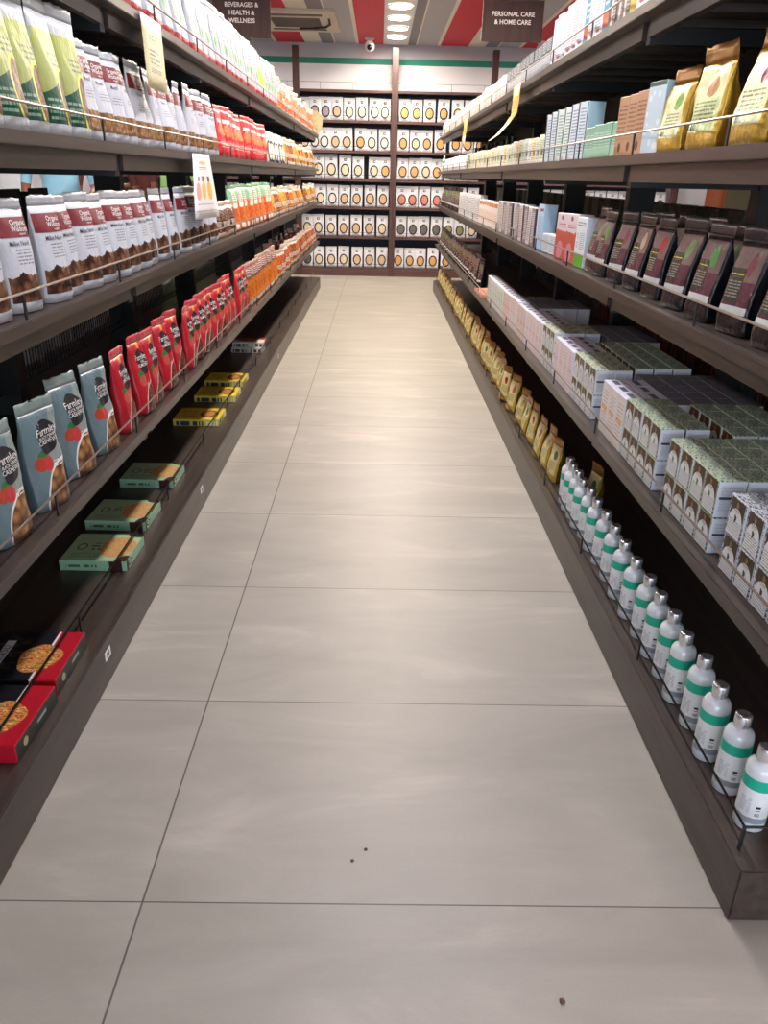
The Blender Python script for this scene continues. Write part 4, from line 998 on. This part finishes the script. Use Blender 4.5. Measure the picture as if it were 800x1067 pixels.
for r, (lb, rb_) in rows.items():
    for bay, items in (('left', lb), ('right', rb_)):
        for i, (x, k) in enumerate(items):
            hh = 1.0
            if r == 3 and bay == 'left' and i < 4: hh = 1.1
            fp[k].put((x + rnd(.003), 11.02 + rnd(.01), FZ[r] + .0018), D(rnd(1.5)), 'white pouch, %s oval window, %s from left, %s row, %s bay, far wall' % (cname[k], ordw(i), rname[r], bay),
                      'oval-window pouches on the far shelving', (D(-2 + rnd(2)), D(rnd(1.5))), hh * (1 + rnd(.02)))
for r in (2, 3, 4):
    for bay, xs in (('far left', span(-2.16, -1.2, 7)), ('outer right', span(1.54, 2.5, 7)), ('rightmost', span(2.77, 3.73, 7))):
        for i, x in enumerate(xs):
            fp['ctc'[i % 3]].put((x, 11.02 + rnd(.01), FZ[r] + .0018), D(rnd(5)), 'white window pouch, %s from left, %s row, %s bay, far wall' % (ordw(i), rname[r], bay),
                      'oval-window pouches in the outer bays', (D(-2 + rnd(2)), 0))

# ------------------------------------------------------------------ hanging shelf cards
def card(name, pts, thick, fm, lab, extra=None):
    """pts: rows of (left,right) world points, top first"""
    g = G(); vs = []; uv = []; n = len(pts)
    for i, (a, b) in enumerate(pts):
        for k in range(5):
            p = Vector(a).lerp(Vector(b), k / 4); vs.append(p); uv.append((k / 4, 1 - i / (n - 1)))
    fs = [(i * 5 + k, (i + 1) * 5 + k, (i + 1) * 5 + k + 1, i * 5 + k + 1) for i in range(n - 1) for k in range(4)]
    g.add(vs, fs, 0, uv)
    o = g.obj(name, [fm], None, True); md = o.modifiers.new('thickness', 'SOLIDIFY'); md.thickness = thick; md.offset = 0
    return tag(o, lab, 'card', 'shelf cards hanging over the aisle')
xa = XL + .006
cm1 = layermat('cream_card', '#d9cfa4', [('rect', -1, .87, 2, 2, '#e4dcd8'), ('lines', .28, .66, .62, .76, 24, '#77705a'), ('lines', .25, .34, .75, .56, 18, '#77705a'), ('lines', .55, .3, .8, .6, 12, '#f2efe6'), ('lines', .25, .24, .8, .3, 40, '#6a6352')], .35, bump=0)
card('shelf_card', [((xa + .001 * i, 2.575, 1.664 - .038 * i), (xa + .001 * i, 2.80, 1.664 - .038 * i)) for i in range(6)], .0006, cm1, 'pale yellow printed card hanging from the left top shelf near the camera')
cm2 = layermat('white_card_bottles', '#e6e2e2', [('ell', .5, .87, .2, .03, '#e0b060'), ('lines', .3, .76, .7, .82, 30, '#77757a'), ('ell', .2, .42, .10, .14, '#dd9884'), ('ell', .45, .44, .10, .14, '#ecb455'), ('ell', .72, .44, .12, .15, '#efb24a'),
                 ('rect', .39, .58, .50, .66, '#4a3438'), ('rect', .66, .58, .78, .66, '#4a3438'), ('rect', .20, .58, .27, .65, '#7a4a4a'), ('lines', .12, .2, .85, .24, 40, '#8a8484'), ('lines', .1, .1, .9, .13, 50, '#6a6464')], .4, bump=0)
card('shelf_card', [((xa + .003 * i, 3.12 - .018 * i, 1.311 - .037 * i), (xa + .002 * i, 3.42 + .014 * i, 1.312 - .039 * i)) for i in range(7)], .0006, cm2, 'white card with three orange bottles hanging from the left upper shelf')
cm3 = layermat('yellow_round_card', '#cbbf92', [('speck', -1, -1, 2, 2, 8, '#bda968')], .4, bump=0)
g = G(); 
class XP:
    def P(s, x, z, e=0): return (x, 0 - e, z)
o_ell(g, XP(), 0, 0, .085, .115, 0, 0, 24, 2, 2.4, .03)
o = g.obj('round_card', [cm3]); o.location = (-.735, 9.645, 1.79); md = o.modifiers.new('thickness', 'SOLIDIFY'); md.thickness = .002
tag(o, 'pale yellow round card at the far end of the left top shelf', 'card')
xr = XR - .006
cm4 = layermat('yellow_strip_card', '#dfb45c', [('rect', -1, -1, 2, .42, '#e6dcc8'), ('lines', .2, .5, .8, .9, 20, '#9a7a3a')], .4, bump=0)
pts = [((xr - .002, 4.33, 1.664), (xr - .002, 4.12, 1.664)), ((xr - .004, 4.32, 1.60), (xr - .004, 4.12, 1.60)), ((xr - .008, 4.31, 1.54), (xr - .008, 4.12, 1.54)), ((xr - .03, 4.36, 1.50), (xr - .03, 4.18, 1.50)), ((xr - .06, 4.46, 1.455), (xr - .06, 4.30, 1.455)), ((xr - .09, 4.52, 1.43), (xr - .09, 4.40, 1.43))]
card('shelf_card', pts, .0006, cm4, 'yellow curling card hanging from the right top shelf, nearer')
pts = [((xr - .002, 6.75, 1.664), (xr - .002, 6.5, 1.664)), ((xr - .006, 6.74, 1.60), (xr - .006, 6.5, 1.60)), ((xr - .014, 6.74, 1.53), (xr - .014, 6.5, 1.53)), ((xr - .02, 6.7, 1.47), (xr - .02, 6.46, 1.47))]
card('shelf_card', pts, .0006, cm4, 'yellow narrow card hanging from the right top shelf, farther')

# crumbs on the floor
def crumb(u, y, r, lab):
    bm = bmesh.new(); bmesh.ops.create_icosphere(bm, subdivisions=2, radius=r)
    for v in bm.verts: v.co *= 1 + .5 * noise.noise(v.co * 300 + Vector((y, 0, 0))); v.co.z = v.co.z * .5 + r * .45
    o = G().frombm(bm).obj('crumb', plain('brown_crumb', '#5b4030', .7), None, True); bm.free(); o.location = (u, y, 0); tag(o, lab, 'crumb', 'crumbs on the floor')
crumb(-.031, 1.126, .0035, 'tiny brown crumb, left one of a pair on the floor tile')
crumb(-.005, 1.155, .0035, 'tiny brown crumb, right one of a pair on the floor tile')
crumb(.325, .845, .005, 'small tan crumb on the nearest floor tile')

# ------------------------------------------------------------------ people in the neighbouring aisle
skinm = plain('skin_tone', '#8a5a44', .5)
hairm = plain('black_hair', '#14100f', .5)
def person(x, y, rz, shirt, trouser, lab, h=1.68, arm=0):
    s = h / 1.7
    J = [(0, 0, .95), (0, 0, 1.12), (0, .01, 1.30), (0, .0, 1.42), (0, -.01, 1.50), (0, -.02, 1.57), (0, -.02, 1.64)]
    R_ = [(.16, .11), (.145, .10), (.165, .11), (.12, .085), (.052, .055), (.072, .085), (.075, .09)]
    E = [(0, 1), (1, 2), (2, 3), (3, 4), (4, 5), (5, 6)]
    def chain(pts, rad, root):
        p = root
        for q, r in zip(pts, rad): J.append(q); R_.append(r if isinstance(r, tuple) else (r, r)); E.append((p, len(J) - 1)); p = len(J) - 1
        return p
    for sd in (-1, 1):
        chain([(sd * .10, 0, .86), (sd * .10, 0, .50), (sd * .10, .02, .10), (sd * .10, .0, .05), (sd * .11, -.13, .035)], [.088, .062, .042, .042, .034], 0)
        fwd = -.26 if (arm and sd == arm) else -.06
        el = (sd * .27, -.02, 1.10); wr = (sd * .27, fwd, .92 + (.16 if fwd < -.1 else 0))
        w = chain([(sd * .17, 0, 1.40), (sd * .22, 0, 1.36), el, wr, (wr[0], wr[1] - .05, wr[2] - .05)], [.062, .055, .04, .026, (.034, .018)], 3)
        b = Vector(J[w])
        for f in range(4):
            o_ = Vector(((f - 1.5) * .017, -.01, 0)); L = (.06, .07, .065, .05)[f]
            chain([tuple(b + o_ + Vector((0, -.02, -.02))), tuple(b + o_ + Vector((0, -.02 - L * .4, -.02 - L * .6))), tuple(b + o_ + Vector((0, -.02 - L * .4, -.02 - L)))], [.009, .008, .007], w)
        chain([tuple(b + Vector((-sd * .035, .0, .01))), tuple(b + Vector((-sd * .05, -.02, -.02)))], [.010, .008], w)
    me = bpy.data.meshes.new('body'); me.from_pydata([tuple(c * s for c in j) for j in J], E, [])
    o = bpy.data.objects.new('tmp', me); C.objects.link(o)
    md = o.modifiers.new('s', 'SKIN'); md.use_smooth_shade = True
    for i, v in enumerate(o.data.skin_vertices[0].data): v.radius = (R_[i][0] * s, R_[i][1] * s); v.use_root = (i == 0)
    md2 = o.modifiers.new('ss', 'SUBSURF'); md2.levels = 2
    dg_ = bpy.context.evaluated_depsgraph_get(); m2 = bpy.data.meshes.new_from_object(o.evaluated_get(dg_)); bpy.data.objects.remove(o)
    m2.name = 'person'; 
    for m in (skinm, shirt, trouser, M['black']): m2.materials.append(m)
    for p in m2.polygons:
        c = p.center / s; p.use_smooth = True
        p.material_index = 0
        if c.z < .09: p.material_index = 3
        elif c.z < .97 and abs(c.x) < .21: p.material_index = 2
        elif c.z < 1.475 and (abs(c.x) < .21 or c.z > 1.14): p.material_index = 1
    ob = bpy.data.objects.new('person', m2); C.objects.link(ob); ob.location = (x, y, 0); ob.rotation_euler = (0, 0, rz)
    g = G(); bm = bmesh.new(); bmesh.ops.create_uvsphere(bm, u_segments=24, v_segments=16, radius=1)
    for v in bm.verts:
        v.co = Vector((v.co.x * .094, v.co.y * .112 + .006, v.co.z * .105 + 1.655)) * s
        if v.co.y < -.03 * s: v.co.z = max(v.co.z, 1.69 * s)
    g.frombm(bm); bm.free(); g.obj('hair', hairm, ob, True)
    for sd in (-1, 1):
        bm = bmesh.new(); bmesh.ops.create_uvsphere(bm, u_segments=10, v_segments=8, radius=.011 * s)
        for v in bm.verts: v.co += Vector((sd * .03, -.098, 1.61)) * s
        G().frombm(bm).obj('eye', M['ink'], ob, True); bm.free()
    bm = bmesh.new(); bmesh.ops.create_cone(bm, segments=8, radius1=.014 * s, radius2=.005 * s, depth=.035 * s)
    for v in bm.verts: v.co += Vector((0, -.108, 1.585)) * s
    G().frombm(bm).obj('nose', skinm, ob, True); bm.free()
    return tag(ob, lab, 'person')
trs = plain('dark_trousers', '#23242c', .7)
bls = plain('light_blue_shirt_cloth', '#8fc4e0', .7); whs = plain('white_shirt_cloth', '#dcdde2', .7); mrs = plain('maroon_shirt_cloth', '#5f2c2a', .7); lgs = plain('light_green_shirt_cloth', '#a9dc8c', .7)
person(-2.6, 6.85, D(12), bls, trs, 'person in a light blue shirt standing beyond the left shelving', 1.7, 1)
person(-3.1, 7.15, D(10), whs, trs, 'person in a white shirt, left of the light blue shirt', 1.7)
person(-2.6, 8.0, D(20), mrs, trs, 'person in a maroon shirt, right of the light blue shirt', 1.66)
person(-2.5, 8.95, D(-50), mrs, trs, 'person in a dark red shirt standing next to the green shirt', 1.7, -1)
person(-2.45, 9.95, D(0), lgs, trs, 'person in a light green shirt nearest the far wall', 1.72)

# wooden cupboard and notice at the right, seen through the shelf gap
cb = empty('wooden_cupboard', (4.55, 10.3, 0))
ob_ = woodmat('orange_brown_wood', '#6e3518', '#8e4a26', .4, 2)
G().bbox(-.42, .42, -.22, .22, 0, 1.95, .004).obj('body', ob_, cb)
for s in (-1, 1):
    G().bbox(s * .21 - .2, s * .21 + .2, -.242, -.221, .06, 1.9, .003).obj('door', ob_, cb)
    G().tube([(s * .035, -.249, .62), (s * .035, -.249, .8)], .006).obj('handle', M['chrome'], cb)
tag(cb, 'orange-brown wooden cupboard beyond the right shelving', 'cupboard')
nb = empty('notice_board', (4.55, 10.044, .95))
G().bbox(-.36, .10, -.012, .012, 0, .3, .003).obj('board', plain('olive_board', '#4c4632', .6), nb)
G().bbox(.10, .36, -.013, .012, 0, .3, .003).obj('pale_panel', plain('grey_green_panel', '#8fa098', .6), nb)
tag(nb, 'olive and grey-green notice board on the cupboard front', 'board')

for p_ in PROTOS:
    if not p_.used:
        for k_ in p_.kids: bpy.data.objects.remove(k_)
        bpy.data.objects.remove(p_.root)
# ------------------------------------------------------------------ world and camera
w = bpy.data.worlds.new('world'); bpy.context.scene.world = w; w.use_nodes = True
w.node_tree.nodes['Background'].inputs[0].default_value = (.78, .88, 1, 1); w.node_tree.nodes['Background'].inputs[1].default_value = 2.0
pl_ = bpy.data.lights.new('entrance_portal', 'AREA'); pl_.shape = 'RECTANGLE'; pl_.size = DX1 - DX0; pl_.size_y = DZ; pl_.cycles.is_portal = True
po = bpy.data.objects.new('entrance_portal', pl_); C.objects.link(po); po.location = ((DX0 + DX1) / 2, YF - .12, DZ / 2); po.rotation_euler = (D(90), 0, 0)
cam = bpy.data.cameras.new('camera'); co = bpy.data.objects.new('camera', cam); C.objects.link(co)
f, pt, yw, rl, Hc = 803.03, .4102, .0143, .0228, 1.2466
cp, sp_ = math.cos(pt), math.sin(pt)
fw = Vector((math.sin(yw) * cp, math.cos(yw) * cp, -sp_)); r = Vector((math.cos(yw), -math.sin(yw), 0)); u = r.cross(fw)
r2 = r * math.cos(rl) + u * math.sin(rl); u2 = -r * math.sin(rl) + u * math.cos(rl)
co.matrix_world = Matrix(((r2.x, u2.x, -fw.x, 0), (r2.y, u2.y, -fw.y, 0), (r2.z, u2.z, -fw.z, Hc), (0, 0, 0, 1)))
cam.sensor_fit = 'VERTICAL'; cam.sensor_height = 36; cam.lens = 36 * f / 1067; cam.clip_start = .02
sc = bpy.context.scene; sc.camera = co
sc.view_settings.view_transform = 'Standard'; sc.view_settings.look = 'None'; sc.view_settings.gamma = 1; sc.view_settings.use_curve_mapping = False
sc.view_settings.exposure = 1.3

for o in bpy.data.objects:
    if 'label' in o and len(o['label'].replace('-', ' ').split()) > 16: print('LONG', o['label'])
